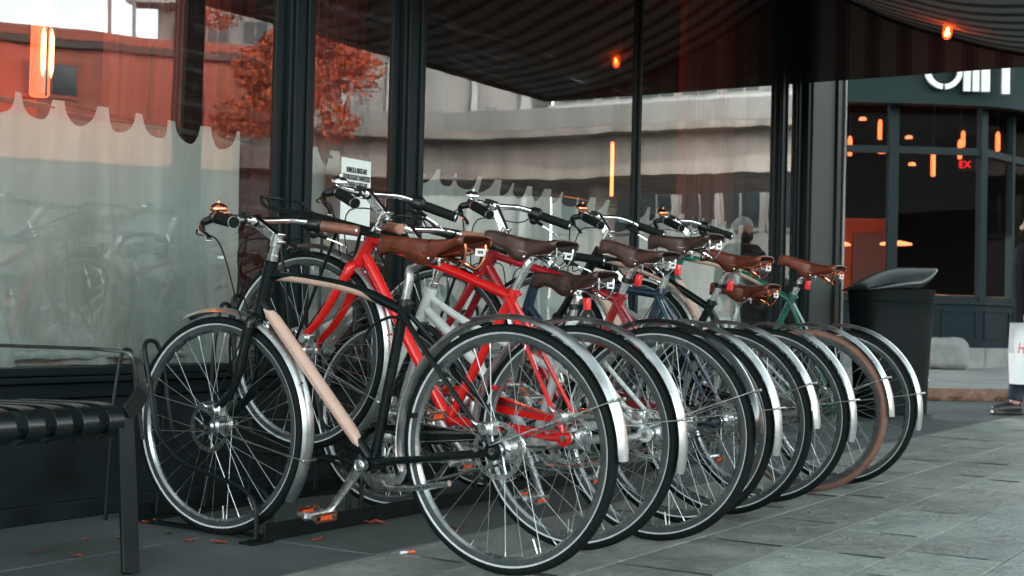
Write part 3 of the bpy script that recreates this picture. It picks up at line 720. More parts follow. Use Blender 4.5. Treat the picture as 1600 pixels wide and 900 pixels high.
    b = MB(); bp = cb+Vector((-.022, 0, -.012)); b.tube([bp, bp+Vector((-.018, 0, -.004))], .006, 8); b.tube([bp+Vector((-.012, 0, 0)), bp+Vector((-.014, 0, -.024))], .0045, 6); b.ball(bp+Vector((-.018, 0, -.004)), .008, 8); b.ball(bp+Vector((-.014, 0, -.026)), .006, 8)
    b.build('mudguard_bolt', alu, fk)
    # ---- wheels
    sp = random.uniform(0, 360)
    place_wheel(th, Matrix.Translation(V(RH)) @ Matrix.Rotation(R(random.choice([0, 22.5, 11, 6])), 4, 'Y'), True, tyre).name
    place_wheel(th, S_ @ Matrix.Translation(V(FH)) @ Matrix.Rotation(R(random.uniform(0, 40)), 4, 'Y'), False, tyre)
    # ---- mudguards
    b = fender_mb((0, 0, RW), -14, 181); mr = b.build('mudguard', fender, th, smooth=60)
    b = MB()
    for s_ in (-1, 1):
        e = V((-.362*math.cos(R(24))*1.0, RW+.362*math.sin(R(24))), s_*.0265)
        b.tube([V((.012, RW+.015), s_*.070), e, e+Vector((-.016, 0, .007))], .0022, 6)
    e = V((-.376*math.cos(R(24)), RW+.376*math.sin(R(24)))); b.tube([e+Vector((0, -.027, 0)), e+Vector((0, .027, 0))], .0035, 6); b.ball(e+Vector((0, .028, 0)), .0058, 8); b.ball(e+Vector((0, -.028, 0)), .0058, 8)
    b.build('mudguard_stay', steel, mr)
    b = fender_mb((hub_f, 0, RW), 66, 216); mf = b.build('mudguard', fender, th, M=S_, smooth=60)
    b = MB()
    for s_ in (-1, 1):
        e = V((hub_f-.362*math.cos(R(-13)), RW+.362*math.sin(R(-13))), s_*.0265)
        b.tube([V((hub_f, RW), s_*.066), e, e+Vector((-.014, 0, -.003))], .0022, 6)
    e = V((hub_f-.374*math.cos(R(-13)), RW+.374*math.sin(R(-13)))); b.tube([e+Vector((0, -.028, 0)), e+Vector((0, .028, 0))], .0042, 6); b.ball(e+Vector((0, .029, 0)), .006, 8)
    b.build('mudguard_stay', steel, mf)
    # ---- brake calipers
    for c_, M_, nm in ((V((.030, RW+.058), .050), None, 'brake_caliper'), (V((hub_f-.035, RW+.052), .050), S_, 'brake_caliper')):
        b = MB(); b.box(c_, (.050, .030, .034)); b.tube([c_+Vector((0, -.016, 0)), c_+Vector((0, .026, 0))], .017, 12); b.tube([c_+Vector((.02, .02, .01)), c_+Vector((.042, .022, .022))], .005, 6)
        b.build(nm, alu if paint != 'navy' else black_plastic, th, bevel=.005, **({'M': M_} if M_ else {}))
    # ---- seat post
    top = V(((SN[0]+SR[0])/2-.018, (SN[1]+SR[1])/2-.062)); s0 = V(ST)+sdir*.005; kneel = s0+sdir*max(.02, (top.z-s0.z)*.80)
    b = MB(); b.tube(cr([s0, s0.lerp(kneel, .6), kneel, top], 5), [.0136]*10+[.0136, .0134, .013, .0125, .012, .012], 12)
    pb = b.build('seat_post', alu, th)
    b = MB(); b.tube([top+Vector((-.004, -.026, 0)), top+Vector((-.004, .026, 0))], .010, 10); b.box(top+Vector((-.004, 0, .004)), (.036, .050, .012)); b.tube([top+Vector((-.02, 0, .01)), top+Vector((-.02, 0, -.022))], .005, 8); b.ball(top+Vector((-.004, .028, 0)), .007, 8)
    b.build('saddle_clamp', chrome, pb, bevel=.003)
    b = MB(); b.lathe([(.0145, -.010), (.020, -.010), (.020, .010), (.0145, .010)], c=V(ST)+sdir*.004, axis='z', n=16, closed=True); b.tube([V(ST)+Vector((-.018, -.014, .002)), V(ST)+Vector((-.026, .016, .002))], .0055, 8)
    b.build('seat_collar', pm if paint != 'black' else black_plastic, pb)
    if light:
        lpnt = s0.lerp(kneel, .62)
        b = MB(); b.box(lpnt+Vector((-.042, .0, .010)), (.020, .026, .042)); r_ = b.build('rear_light', red_lens, th, bevel=.004)
        b = MB(); b.tube([lpnt+Vector((.004, 0, -.010)), lpnt+Vector((.004, 0, .008))], .020, 12); b.tube([lpnt+Vector((-.012, 0, 0)), lpnt+Vector((-.036, 0, .004))], .008, 8); b.build('light_bracket', black_plastic, r_)
    saddle(th, SN, SR, sad, rails)
    # ---- stem and bar
    C0 = V(HC); st0 = HTv+ax*.008; st1 = HTv+ax*.075
    b = MB(); b.tube([st0, HTv+ax*.030], .0165, 14); b.tube([HTv+ax*.030, st1], .0145, 14); b.tube([HTv+ax*.052, HTv+ax*.094], .0185, 14)
    mid = HTv+ax*.078; b.sweep([mid, C0+Vector((-.01, 0, .001))], [(.015, -.013), (.015, .013), (-.013, .015), (-.013, -.015)], [1, .95]); b.tube([C0+Vector((0, -.022, 0)), C0+Vector((0, .022, 0))], .0200, 14)
    for dz in (-.010, .012):
        b.tube([mid+Vector((-.020, -.014, dz)), mid+Vector((-.024, .018, dz))], .0052, 8); b.ball(mid+Vector((-.024, .019, dz)), .007, 8)
    b.build('stem', chrome, th, M=S_, smooth=40, bevel=.002)
    b = MB(); dx = [0, -.002, -.012, -.045, -.105, -.185]; yy = [0, .10, .165, .215, .252, .290]; dz = [0, .004, .008, .004, -.010, -.022]
    path = [C0+Vector((dx[i], yy[i], dz[i])) for i in range(6)]; mir_ = [Vector((p.x, -p.y, p.z)) for p in path[:0:-1]]
    full = cr(mir_+path, 6); b.tube(full, .0118, 12); hb = b.build('handlebar', chrome, th, M=S_)
    for s_ in (-1, 1):
        pp = [Vector((p.x, s_*p.y, p.z)) for p in path]; e = pp[5]; d = (pp[5]-pp[4]).normalized(); g0 = pp[5]-d*.118
        gm_ = gripr if (gripr and s_ < 0) else grip
        b = MB(); b.tube([g0, e+d*.002, e+d*.006, e+d*.007], [.0175, .0175, .0152, .001], 14); b.tube([e-d*.001, e+d*.0030], .0182, 16, mi=1); b.tube([g0-d*.006, g0+d*.001], .0175, 14, mi=1); b.build('grip', [gm_, alu], hb)
        # brake lever: clamp, body and blade reaching forward and down
        q0 = g0-d*.025; b = MB(); b.tube([q0-d*.010, q0+d*.006], .017, 12)
        o_ = Vector((.030, s_*.020, -.018)); b.tube(cr([q0, q0+o_, q0+o_*1.2+d*.05+Vector((0, s_*.012, -.012))], 4), [.012]*4+[.010, .009, .008, .0075, .007], 8, mi=0)
        l0 = q0+o_*1.1
        b.sweep(cr([l0, l0+d*.05+Vector((.012, s_*.014, -.014)), l0+d*.095+Vector((.006, s_*.014, -.026)), l0+d*.118+Vector((.010, s_*.018, -.038))], 5), [(.003, -.007), (.003, .007), (-.003, .007), (-.003, -.007)], mi=1)
        b.build('brake_lever', [black_plastic, chrome], hb, bevel=.0015)
        b = MB(); pcs = [q0+o_*.9, q0+o_+Vector((.040, -s_*.02, -.03)), C0+Vector((.090, s_*.05, -.07)), HBv+Vector((.075, s_*.02, .02))]
        if s_ > 0: pcs += [cb+Vector((.03, .045, -.06)), V((hub_f-.04, RW+.09), .062)]
        else: pcs += [HBv+Vector((.03, -.022, .02)), V(BB).lerp(HBv, .8)+Vector((.01, -.022, -.01))]
        b.tube(cr(pcs, 6), .0025, 6); b.build('brake_cable', black_rubber, hb)
        if shifter and s_ < 0:
            b = MB(); q = g0-d*.022; b.tube([q-d*.030, q-d*.012, q+d*.012, q+d*.022], [.018, .026, .027, .019], 14); b.ball(q+Vector((.005, 0, -.026)), .018, 10); b.build('gear_shifter', black_plastic, hb)
    if bell:
        q = Vector((C0.x-.016, .170, C0.z+.026)); b = MB()
        b.lathe([(.004, -.010), (.027, -.004), (.0275, .002), (.024, .010), (.014, .0165), (.0, .018)], c=q, axis='z', n=24); b.lathe([(0, .018), (.004, .018), (.004, .026), (.0022, .029), (0, .030)], c=q, axis='z', n=10)
        b.tube([q+Vector((0, 0, -.02)), q+Vector((0, 0, 0))], .006, 8); b.tube([q+Vector((.01, -.02, -.012)), q+Vector((-.012, -.036, -.006))], .0035, 6); b.build('bell', bell, hb)
        b = MB(); b.tube([Vector((C0.x, .038, C0.z-.0)), Vector((C0.x, .050, C0.z))], .016, 12); b.box(C0+Vector((-.012, .044, .016)), (.030, .022, .016)); b.build('lamp_mount', black_plastic, hb, bevel=.003)
    # ---- drivetrain
    b = MB(); y0 = -.046
    b.lathe([(.060, y0-.0015), (.083, y0-.0015), (.087, y0), (.083, y0+.0015), (.060, y0+.0015)], c=V(BB), n=44, closed=True)
    for q in range(5):
        a = R(72*q+crank); b.tube([V(BB, y0), V(BB, y0)+Vector((math.cos(a)*.066, 0, math.sin(a)*.066))], .006, 6)
    chn = b.build('chainring', alu, th)
    b = MB()
    up_, lo_ = [(.455, .27+.088), (.01, RW+.040)], [(.455, .27-.088), (.01, RW-.040)]
    for seg in (up_, lo_): b.sweep([V(seg[0], y0), V(seg[1], y0)], [(.004, -.0025), (.004, .0025), (-.004, .0025), (-.004, -.0025)])
    b.lathe([(.083, y0-.0028), (.091, y0-.0028), (.091, y0+.0028), (.083, y0+.0028)], c=V(BB), n=20, closed=True, a0=-90, a1=90)
    b.build('chain', mat('chain_steel', (.12, .12, .12), .4, .9), th)
    # chain guard: a tapered channel from the ring to the hub
    b = MB(); yg = -.058; o = [(.545, .30), (.525, .355), (.47, .378), (.30, .385), (.04, .372), (.04, .362), (.30, .333), (.47, .325), (.50, .31)]
    k = len(o); vs = [(p[0], yg, p[1]) for p in o]+[(p[0], yg+.004, p[1]) for p in o]
    fs = [tuple(range(k)), tuple(range(2*k-1, k-1, -1))]+[(j, (j+1) % k, k+(j+1) % k, k+j) for j in range(k)]
    b.add(vs, fs)
    for (p, q) in zip(o[1:5], o[2:5]): b.sweep([V(p, yg+.012), V(q, yg+.012)], [(.0018, -.014), (.0018, .014), (-.0018, .014), (-.0018, -.014)], up=(0, 0, 1))
    b.build('chain_guard', pm, th, smooth=20)
    for s_ in (1, -1):
        a = R(crank+(0 if s_ > 0 else 180)); dv = Vector((math.cos(a), 0, math.sin(a))); c0 = V(BB, s_*.062); e = c0+dv*.172+Vector((0, s_*.016, 0))
        b = MB(); perp = dv.cross(Vector((0, 1, 0)))
        b.sweep([c0-dv*.008, c0+dv*.02, c0+dv*.10+Vector((0, s_*.006, 0)), e-dv*.01, e+dv*.010], [(.0065, -.014), (.009, 0), (.0065, .014), (-.0065, .014), (-.009, 0), (-.0065, -.014)], [1.15, 1.1, .85, .82, .75], up=(0, 1, 0))
        b.lathe([(0, s_*.048), (.019, s_*.048), (.019, s_*.072), (.012, s_*.074), (.010, s_*.068), (0, s_*.068)], c=V(BB), n=20)
        ca = b.build('crank_arm', alu, th, smooth=40, bevel=.0025)
        b = MB(); pc = e+Vector((0, s_*.055, 0)); b.tube([e+Vector((0, s_*.004, 0)), e+Vector((0, s_*.102, 0))], [.011, .010], 12, mi=0); b.ball(e+Vector((0, s_*.104, 0)), .013, 10)
        rt_ = Matrix.Rotation(R(-14+random.uniform(-8, 8)), 4, 'Y').to_3x3()
        for dx_ in (-.034, .034):
            cc = pc+rt_ @ Vector((dx_, 0, 0))
            for dz_ in (-.011, .011):
                n_ = 12
                for q in range(n_): b.box(cc+rt_ @ Vector((0, -s_*.042+s_*.084*q/(n_-1), dz_)), (.0035, .0045, .006), 1, rt_)
                b.box(cc+rt_ @ Vector((0, 0, dz_*.8)), (.003, .090, .0035), 1, rt_)
            for dy_ in (-.045, .045): b.box(cc+rt_ @ Vector((0, dy_, 0)), (.003, .003, .024), 1, rt_)
            b.box(cc+rt_ @ Vector((math.copysign(.001, dx_), 0, 0)), (.004, .045, .012), 2, rt_)
        for dy_ in (-.045, .045): b.box(pc+Vector((0, dy_, 0)), (.070, .004, .010), 0, rt_)
        b.build('pedal', [alu, copper if grip is leather_grip or rails is copper else alu, orange_lens], ca, smooth=30)
    if stand:
        b = MB(); k0 = V((.385, .225), .040); b.tube(cr([k0, k0+Vector((-.03, .012, -.012)), k0+Vector((-.12, .022, -.004)), V((.140, .245), .070)], 5), [.0115]*8+[.0085]*8, 10); b.box(k0+Vector((.012, -.01, .012)), (.05, .04, .022)); b.build('kickstand', alu, th)
    if hose:
        b = MB(); b.tube(cr([V((.470, .640), .030), V((.440, .672), .032), V((.375, .697), .032), V((.322, .682), .030), V((.300, .640), .02)], 6), .0045, 8); b.build('lock_cable', black_rubber, th)
    if rack:
        b = MB(); z = .80; x0, x1 = .80, 1.32
        b.tube(lp([(x1, .0, z+.03), (x1, .115, z+.03), (x1-.04, .125, z), (x0, .125, z-.005), (x0, 0, z), (x0, -.125, z-.005), (x1-.04, -.125, z), (x1, -.115, z+.03), (x1, .0, z+.03)], .03), .0055, 8)
        for y_ in (-.075, -.025, .025, .075): b.tube([(x0, y_, z-.003), (x1-.03, y_, z), (x1, y_, z+.028)], .004, 6)
        for x_ in (.9, 1.05, 1.2): b.tube([(x_, -.125, z-.006), (x_, .125, z-.006)], .0045, 6)
        for s_ in (-1, 1):
            b.tube([(1.22, s_*.122, z), (hub_f+.005, s_*.072, RW+.015)], .0058, 8); b.tube([(.95, s_*.122, z), (hub_f-.005, s_*.072, RW+.015)], .0058, 8)
            b.tube([(1.19, s_*.112, z-.10), (.985, s_*.105, z-.12)], .0045, 6)
        b.tube([(.95, 0, z-.006), tuple(cb+Vector((.02, 0, 0)))], .006, 8)
        b.build('front_rack', black_rail, th, M=S_)
    return th
bicycle(3.173, 1.988, 'black bicycle with cream inlay and brown saddle, nearest of the row', 'black', accent=True, style='arch', steer=1.5,
        HT=(.862, .852), HB=(.905, .700), HC=(.940, .985), SN=(.440, .935), SR=(.105, .918), ST=(.352, .735), sad=leather_tan, rails=copper,
        bell=copper, light=False, crank=-55, shifter=True, hose=True, roll=-1.0, grip=black_rubber, gripr=leather_grip, bend=.022)
bicycle(3.655, 2.045, 'bright red bicycle with a black front carrier and dark saddle', 'red', style='straight', yaw=-.025, pitch=12.3, HT=(.893, .790), HB=(.932, .690), HC=(.962, .918),
        SN=(.461, .900), SR=(.165, .911), ST=(.318, .720), bell=chrome, rack=True, light=False, crank=-150, shifter=True, bend=0, hub_f=1.085)
bicycle(3.984, 1.934, 'white step-through bicycle with a low worn dark saddle', 'white', style='mixte', HT=(.893, .798), HB=(.935, .700), HC=(1.010, 1.015),
        SN=(.467, .862), SR=(.184, .853), ST=(.318, .695), bell=None, crank=-118, grip=leather_pale)
bicycle(4.386, 2.029, 'dark red bicycle with a black front carrier', 'darkred', style='straight', pitch=12, HT=(.903, .785), HB=(.938, .690), HC=(.955, .945),
        SN=(.456, .919), SR=(.172, .916), ST=(.338, .725), bell=chrome, rack=True, crank=20, shifter=True, bend=0, fender=fender_metal)
bicycle(4.695, 2.005, 'navy blue bicycle with a level top tube', 'navy', style='straight', HT=(.810, .880), HB=(.860, .720), HC=(.850, .970),
        SN=(.313, 1.035), SR=(.038, 1.022), ST=(.262, .815), crank=-80, bend=0, hub_f=1.03, shifter=True)
bicycle(5.13, 2.012, 'black bicycle with cream inlay and tan saddle, further along the row', 'black', accent=True, style='arch', pitch=12, HT=(.880, .832), HB=(.925, .700), HC=(.925, .965),
        SN=(.410, .938), SR=(.130, .947), ST=(.325, .722), sad=leather_tan, rails=copper, bell=copper, crank=-30, bend=.03)
bicycle(5.57, 1.997, 'silver bicycle with tan tyres and a low tan saddle', 'silver', style='mixte', HT=(.893, .798), HB=(.935, .700), HC=(.96, .955),
        SN=(.447, .885), SR=(.156, .864), ST=(.345, .690), sad=leather_tan, rails=copper, tyre=tan_rubber, light=False, crank=100)
bicycle(5.943, 1.983, 'dark green bicycle with cream inlay, last of the row by the bin', 'green', accent=True, style='arch', pitch=12, HT=(.900, .872), HB=(.935, .720), HC=(.985, .998),
        SN=(.420, .952), SR=(.130, .946), ST=(.322, .772), sad=leather_tan, rails=copper, bell=copper, crank=-10, bend=.03, shifter=True)
# fenders of the third bicycle are black
for o in bpy.data.objects:
    if o.name.startswith('bicycle') and 'white step' in o.get('label', ''):
        for ch in o.children:
            if ch.name.startswith('mudguard'): ch.material_slots[0].link = 'OBJECT'; ch.material_slots[0].material = fender_black
# ================================================================== BICYCLE RACK
rk = empty('bicycle_rack', (3.16, 2.85, 0)); tag(rk, 'long black steel bicycle rack with bent wheel hoops on the pavement', 'bicycle rack')
def MR():
    b = MB(); b.x = Matrix.Translation((-3.16, -2.85, 0)); return b
RX0, RX1 = 3.15, 6.6
b = MR(); b.bb(RX0, RX1, 2.835, 2.842, 0.004, .058); b.bb(RX0, RX1, 2.842, 2.880, .004, .010); b.box((RX0-.02, 2.85, .004), (.09, .06, .006)); b.build('front_rail', black_rail, rk, bevel=.0015)
b = MR(); b.bb(RX0+.05, RX1, 3.455, 3.462, 0.004, .055); b.bb(RX0+.05, RX1, 3.415, 3.455, .004, .010); b.build('rear_rail', black_rail, rk, bevel=.0015)
for x_ in (RX0+.035, RX1-.05):
    b = MR(); b.bb(x_, x_+.04, 2.88, 3.41, .004, .010); b.build('cross_bar', black_rail, rk)
for i, (x_, hi) in enumerate([(3.175, 0), (3.62, 1), (3.99, 0), (4.386, 1), (4.695, 0), (5.13, 1), (5.57, 0), (5.94, 1)]):
    w_ = .034
    if hi:
        side = [(2.862, .01), (2.862, .175), (2.93, .212), (3.28, .215), (3.37, .26), (3.40, .62)]; zt = .76; ytop = 3.41; back = [(3.44, .60), (3.44, .02)]
    else:
        side = [(2.862, .01), (2.862, .12), (2.93, .165), (3.18, .215), (3.30, .30), (3.345, .50)]; zt = .60; ytop = 3.375; back = [(3.44, .42), (3.44, .02)]
    a = [(x_-w_, y, z) for y, z in side]; c_ = [(x_+w_, y, z) for y, z in side[::-1]]
    b = MR(); b.tube(lp(a+[(x_-w_, ytop, zt), (x_+w_, ytop, zt)]+c_, .045, 5), .0075, 8)
    b.build('wheel_hoop', black_rail, rk)
    b = MR()
    b.tube(lp([(x_-.11, 3.44, .02), (x_-.11, 3.42, zt-.20), (x_-.09, 3.41, zt-.03), (x_-.045, 3.41, zt-.03), (x_-w_-.004, 3.40, zt-.14), (x_-w_-.004, 3.36, zt-.32)], .04, 5), .0070, 8)
    b.tube(lp([(x_+.11, 3.44, .02), (x_+.11, 3.42, zt-.22), (x_+.09, 3.41, zt-.06), (x_+.045, 3.41, zt-.06), (x_+w_+.004, 3.40, zt-.16), (x_+w_+.004, 3.36, zt-.34)], .04, 5), .0070, 8)
    b.build('support_hoop', black_rail, rk)
# ================================================================== BENCH
bench_m = mat('bench_enamel', (.0036, .0074, .0074), .29, 0, .15, 30, .06, .02, 300, spec=.5)
bn = empty('bench', (2.65, 2.9, 0)); tag(bn, 'black metal strap bench cut off by the left edge of the picture', 'bench')
def MBn():
    b = MB(); b.x = Matrix.Translation((-2.65, -2.9, 0)); return b
BX1 = 2.66
fl = lambda w_, t: [(t/2, -w_/2), (t/2, w_/2), (-t/2, w_/2), (-t/2, -w_/2)]
seat = empty('tmp') ; bpy.data.objects.remove(seat)
b = MBn()
for i in range(16):
    x_ = BX1-.045-.089*i
    prof = cr([(x_, 3.30, .432), (x_, 3.12, .436), (x_, 2.985, .438), (x_, 2.925, .428), (x_, 2.900, .395), (x_, 2.912, .360), (x_, 2.945, .344)], 5)
    b.sweep(prof, fl(.052, .005), up=None)
b.build('seat', bench_m, bn, bevel=.001)
b = MBn(); b.tube([(BX1, 2.935, .372), (1.0, 2.935, .372)], .014, 8); b.tube([(BX1, 3.29, .415), (1.0, 3.29, .415)], .014, 8); b.build('seat_frame', black_rail, bn)
for x_ in (BX1, 1.15):
    b = MBn(); b.sweep(lp([(x_+.0, 2.92, .40), (x_-.052, 2.842, .20), (x_-.108, 2.762, .0)], .02), fl(.060, .012), up=(0, 1, 0)); b.build('leg', black_rail, bn, bevel=.002)
b = MBn(); b.sweep(lp([(1.0, 3.28, .628), (2.0, 3.24, .608), (2.76, 3.16, .583), (2.84, 3.08, .572), (2.82, 3.02, .46), (2.73, 2.99, .40)], .035, 5), fl(.055, .010), up=None); b.build('back_rail', bench_m, bn, bevel=.002)
# ================================================================== BIN
bm = mat('bin_enamel', (.0032, .0065, .0065), .55, 0, .15, 6, .08, spec=.15); bh = mat('bin_hood_enamel', (.006, .010, .010), .2, 0, .1, 6, .05)
bi = empty('litter_bin', (10.62, 3.14, 0), R(-40)); tag(bi, 'tall black street litter bin with a swooping hooded lid', 'litter bin')
# local x: to the right across the view, local y: away
def loop_sec(w_, d, z, n=28, p=3.2):
    out = []
    for i in range(n):
        a = 2*math.pi*i/n; c_, s_ = math.cos(a), math.sin(a)
        out.append(Vector((w_/2*math.copysign(abs(c_)**(2/p), c_), d/2*math.copysign(abs(s_)**(2/p), s_), z)))
    return out
b = MB(); secs = [loop_sec(.56, .46, .0), loop_sec(.57, .47, .03), loop_sec(.53, .43, .045), loop_sec(.545, .44, .30), loop_sec(.60, .46, .72), loop_sec(.645, .48, .985), loop_sec(.655, .49, .995), loop_sec(.60, .45, 1.0), loop_sec(.56, .42, .93)]
vs = [p for s_ in secs for p in s_]; n = 28
b.add(vs, [(i*n+j, i*n+(j+1) % n, (i+1)*n+(j+1) % n, (i+1)*n+j) for i in range(len(secs)-1) for j in range(n)]+[tuple(range((len(secs)-1)*n, len(secs)*n))])
b.build('bin_body', bm, bi, smooth=50)
b = MB(); b.add([p*1.0 for p in loop_sec(.62, .50, .0)]+[p for p in loop_sec(.60, .48, .03)], [(j, (j+1) % n, n+(j+1) % n, n+j) for j in range(n)]); b.build('bin_foot', black_rail, bi)
b = MB(); rr_ = loop_sec(.648, .483, .90); b.tube(rr_, .006, 5, closed=True); b.build('bin_rim', bm, bi)
# hood: lofted shell from the low back on the left to the raised lip on the right
G = []; nn = 26; mm = 16
for i in range(nn+1):
    u = i/nn; x_ = -.335+.70*u
    topz = .985+.178*math.sin(min(1, u/.62)*math.pi/2)**.85+.010*u; 
    hw = .25*math.sqrt(max(0.0, 1-((u-.42)/.60)**2)); hw = max(hw, .012)
    botz = .985 if u < .62 else .985+.185*((u-.62)/.38)**1.15
    row = []
    for j in range(mm+1):
        v = -1+2*j/mm
        row.append(Vector((x_, v*hw, botz+(topz-botz)*math.sqrt(max(0, 1-v*v*.98)))))
    G.append(row)
b = MB(); b.grid(G); b.build('hood', bh, bi, smooth=180, solid=.012)
b = MB(); b.tube([(.26, -.02, .29), (.31, -.02, .29)], .016, 8); b.ball((.315, -.02, .29), .024, 8); b.build('bin_latch', steel, bi)
# ================================================================== CORNER SHOP ACROSS THE STREET
blue_paint = mat('blue_grey_paint', (.0055, .0145, .019), .6, 0, .12, 3, .1, spec=.15)
blue_mid = mat('frame_teal_paint', (.009, .018, .0195), .6, 0, .1, 3, spec=.15)
fascia_m = mat('fascia_paint', (.011, .023, .0235), .65, 0, .1, 2, spec=.12)
granite = stone_mat('granite', (.18, .19, .18), (.28, .29, .275), .75, 5, False, .3)
cs = empty('corner_shop', (21.3, 5.6, .12)); tag(cs, 'dark teal corner restaurant with curved fascia and tall windows across the street', 'shop')
CO = Vector((-21.3, -5.6, -.12))
F = [Vector((18.9, 9.45, 0)), Vector((19.82, 7.95, 0)), Vector((20.44, 6.95, 0)), Vector((20.92, 6.19, 0)), Vector((21.75, 5.03, 0)), Vector((22.83, 4.82, 0)), Vector((24.97, 4.41, 0)), Vector((30, 3.9, 0))]
def quadwall(b, a, c_, z0, z1, off=0, th=.06, mi=0, e0=0, e1=0):
    d = (c_-a).normalized(); nrm = Vector((d.y, -d.x, 0))
    if nrm.dot(-a) < 0: nrm = -nrm
    p0 = a+nrm*off-d*e0; p1 = c_+nrm*off+d*e1; q0 = p0-nrm*th; q1 = p1-nrm*th
    vs = [Vector((p.x, p.y, z))+CO for z in (z0, z1) for p in (p0, p1, q1, q0)]
    b.add(vs, [(0, 1, 5, 4), (1, 2, 6, 5), (2, 3, 7, 6), (3, 0, 4, 7), (4, 5, 6, 7), (3, 2, 1, 0)], mi)
b = MB()
for a, c_ in zip(F, F[1:]): quadwall(b, a, c_, .10, .42, .10, .3, e0=.02, e1=.02)
b.build('plinth', granite, cs, smooth=0, bevel=.01)
b = MB()
for a, c_ in zip(F, F[1:]): quadwall(b, a, c_, .42, 1.09, 0, .15, e1=.01)
b.build('base_panel', blue_paint, cs, smooth=0)
b = MB()
for a, c_ in zip(F, F[1:]):
    L = (c_-a).length; k = max(1, round(L/.75)); d = (c_-a)/k
    for q in range(k):
        p0 = a+d*q+d.normalized()*.08; p1 = a+d*(q+1)-d.normalized()*.08
        quadwall(b, p0, p1, .98, 1.0, .022, .02); quadwall(b, p0, p1, .55, .57, .022, .02)
        quadwall(b, p0, p0+d.normalized()*.02, .57, .98, .02, .018); quadwall(b, p1-d.normalized()*.02, p1, .57, .98, .02, .018)
    quadwall(b, a, c_, 1.09, 1.13, .05, .2, e1=.03)
b.build('panel_moulding', blue_mid, cs, smooth=0)
def post(p, wdt, z0, z1, dirv, m=blue_mid):
    b = MB(); d = dirv.normalized(); quadwall(b, p-d*wdt/2, p+d*wdt/2, z0, z1, .02, .12); b.build('window_frame', m, cs, smooth=0, bevel=.01)
for i, wdt in ((1, .14), (2, .10), (3, .16), (4, .13), (5, .09), (6, .2)):
    post(F[i], wdt, 1.13, 4.13, F[min(i+1, 7)]-F[i-1])
for a, c_ in zip(F[:-2], F[1:-1]):
    b = MB(); quadwall(b, a, c_, 3.40, 3.51, .01, .08); b.build('transom', blue_mid, cs, smooth=0); b = MB(); quadwall(b, a, c_, 1.13, 1.22, .005, .09); b.build('bottom_rail', blue_mid, cs, smooth=0)
sg, sgn_, sgb = nodes_of('shop_glass'); sgn_.nodes.remove(sgb)
tr = sgn_.nodes.new('ShaderNodeBsdfTransparent'); gl = sgn_.nodes.new('ShaderNodeBsdfGlossy'); gl.inputs['Roughness'].default_value = 0
fr = sgn_.nodes.new('ShaderNodeFresnel'); fr.inputs['IOR'].default_value = 1.07; mx = sgn_.nodes.new('ShaderNodeMixShader'); tr.inputs[0].default_value = (.85, .85, .85, 1)
sgn_.links.new(fr.outputs[0], mx.inputs[0]); sgn_.links.new(tr.outputs[0], mx.inputs[1]); sgn_.links.new(gl.outputs[0], mx.inputs[2]); sgn_.links.new(mx.outputs[0], sgn_.nodes['Material Output'].inputs[0])
for a, c_ in zip(F[:-2], F[1:-1]):
    d = (c_-a).normalized(); nr = Vector((-d.y, d.x, 0)); nr = nr if nr.dot(a) > 0 else -nr
    b = MB(); p, q = a+nr*.05+CO, c_+nr*.05+CO; b.add([(p.x, p.y, 1.14), (q.x, q.y, 1.14), (q.x, q.y, 4.12), (p.x, p.y, 4.12)], [(0, 1, 2, 3)]); b.build('window', sg, cs, smooth=0)
# the end wall past the last window
b = MB(); quadwall(b, F[6], F[7], .42, 6.5, 0.0, .3); b.build('side_wall', mat('navy_wall', (.018, .032, .048), .5), cs, smooth=0)
# curved fascia
fc = cr([Vector((18.6, 9.6, 0)), Vector((19.5, 7.85, 0)), Vector((20.2, 6.55, 0)), Vector((20.95, 5.42, 0)), Vector((21.75, 4.62, 0)), Vector((23.3, 4.22, 0)), Vector((27, 3.7, 0))], 8)
b = MB(); vs = []
for p in fc:
    for (o_, z) in ((0, 3.985), (0, 4.62), (.06, 4.68), (.06, 6.6), (-.25, 6.6), (-.25, 3.985)):
        nrm = Vector((-p.x, -p.y, 0)).normalized(); q = p+nrm*o_+CO; vs.append(Vector((q.x, q.y, z)))
n = 6
b.add(vs, [(i*n+j, i*n+(j+1) % n, (i+1)*n+(j+1) % n, (i+1)*n+j) for i in range(len(fc)-1) for j in range(n)])
b.build('fascia', fascia_m, cs, smooth=30)
# letters
lt = mat('letter_white', (.62, .64, .62), .4)
ld = (Vector((21.477, 4.92, 0))-Vector((20.86, 5.908, 0))).normalized(); ln = Vector((-ld.y, ld.x, 0)); ln = -ln if ln.dot(Vector((1, 0, 0))) > 0 else ln
b = MB(); L0 = Vector((20.80, 5.73, 0))+ln*.12
def lpt(s_, z, o_=0): q = L0+ld*s_+ln*o_+CO; return Vector((q.x, q.y, z))
rng = []
cx, cz, ro, ri = .27, 4.47, .28, .20
nn = 40; vs = []
for i in range(nn+1):
    a = R(-86+352*i/nn)
    for (rr, oo) in ((ro, 0), (ro, .06), (ri, .06), (ri, 0)): vs.append(lpt(cx+rr*math.cos(a), cz+rr*math.sin(a), oo))
b.add(vs, [(i*4+j, i*4+(j+1) % 4, (i+1)*4+(j+1) % 4, (i+1)*4+j) for i in range(nn) for j in range(4)]+[(0, 1, 2, 3), (nn*4+3, nn*4+2, nn*4+1, nn*4)])
def bar(s0, s1, z0, z1):
    vs = [lpt(s, z, o_) for o_ in (0, .06) for z in (z0, z1) for s in (s0, s1)]
    b.add(vs, [(0, 1, 3, 2), (4, 6, 7, 5), (0, 4, 5, 1), (2, 3, 7, 6), (0, 2, 6, 4), (1, 5, 7, 3)])
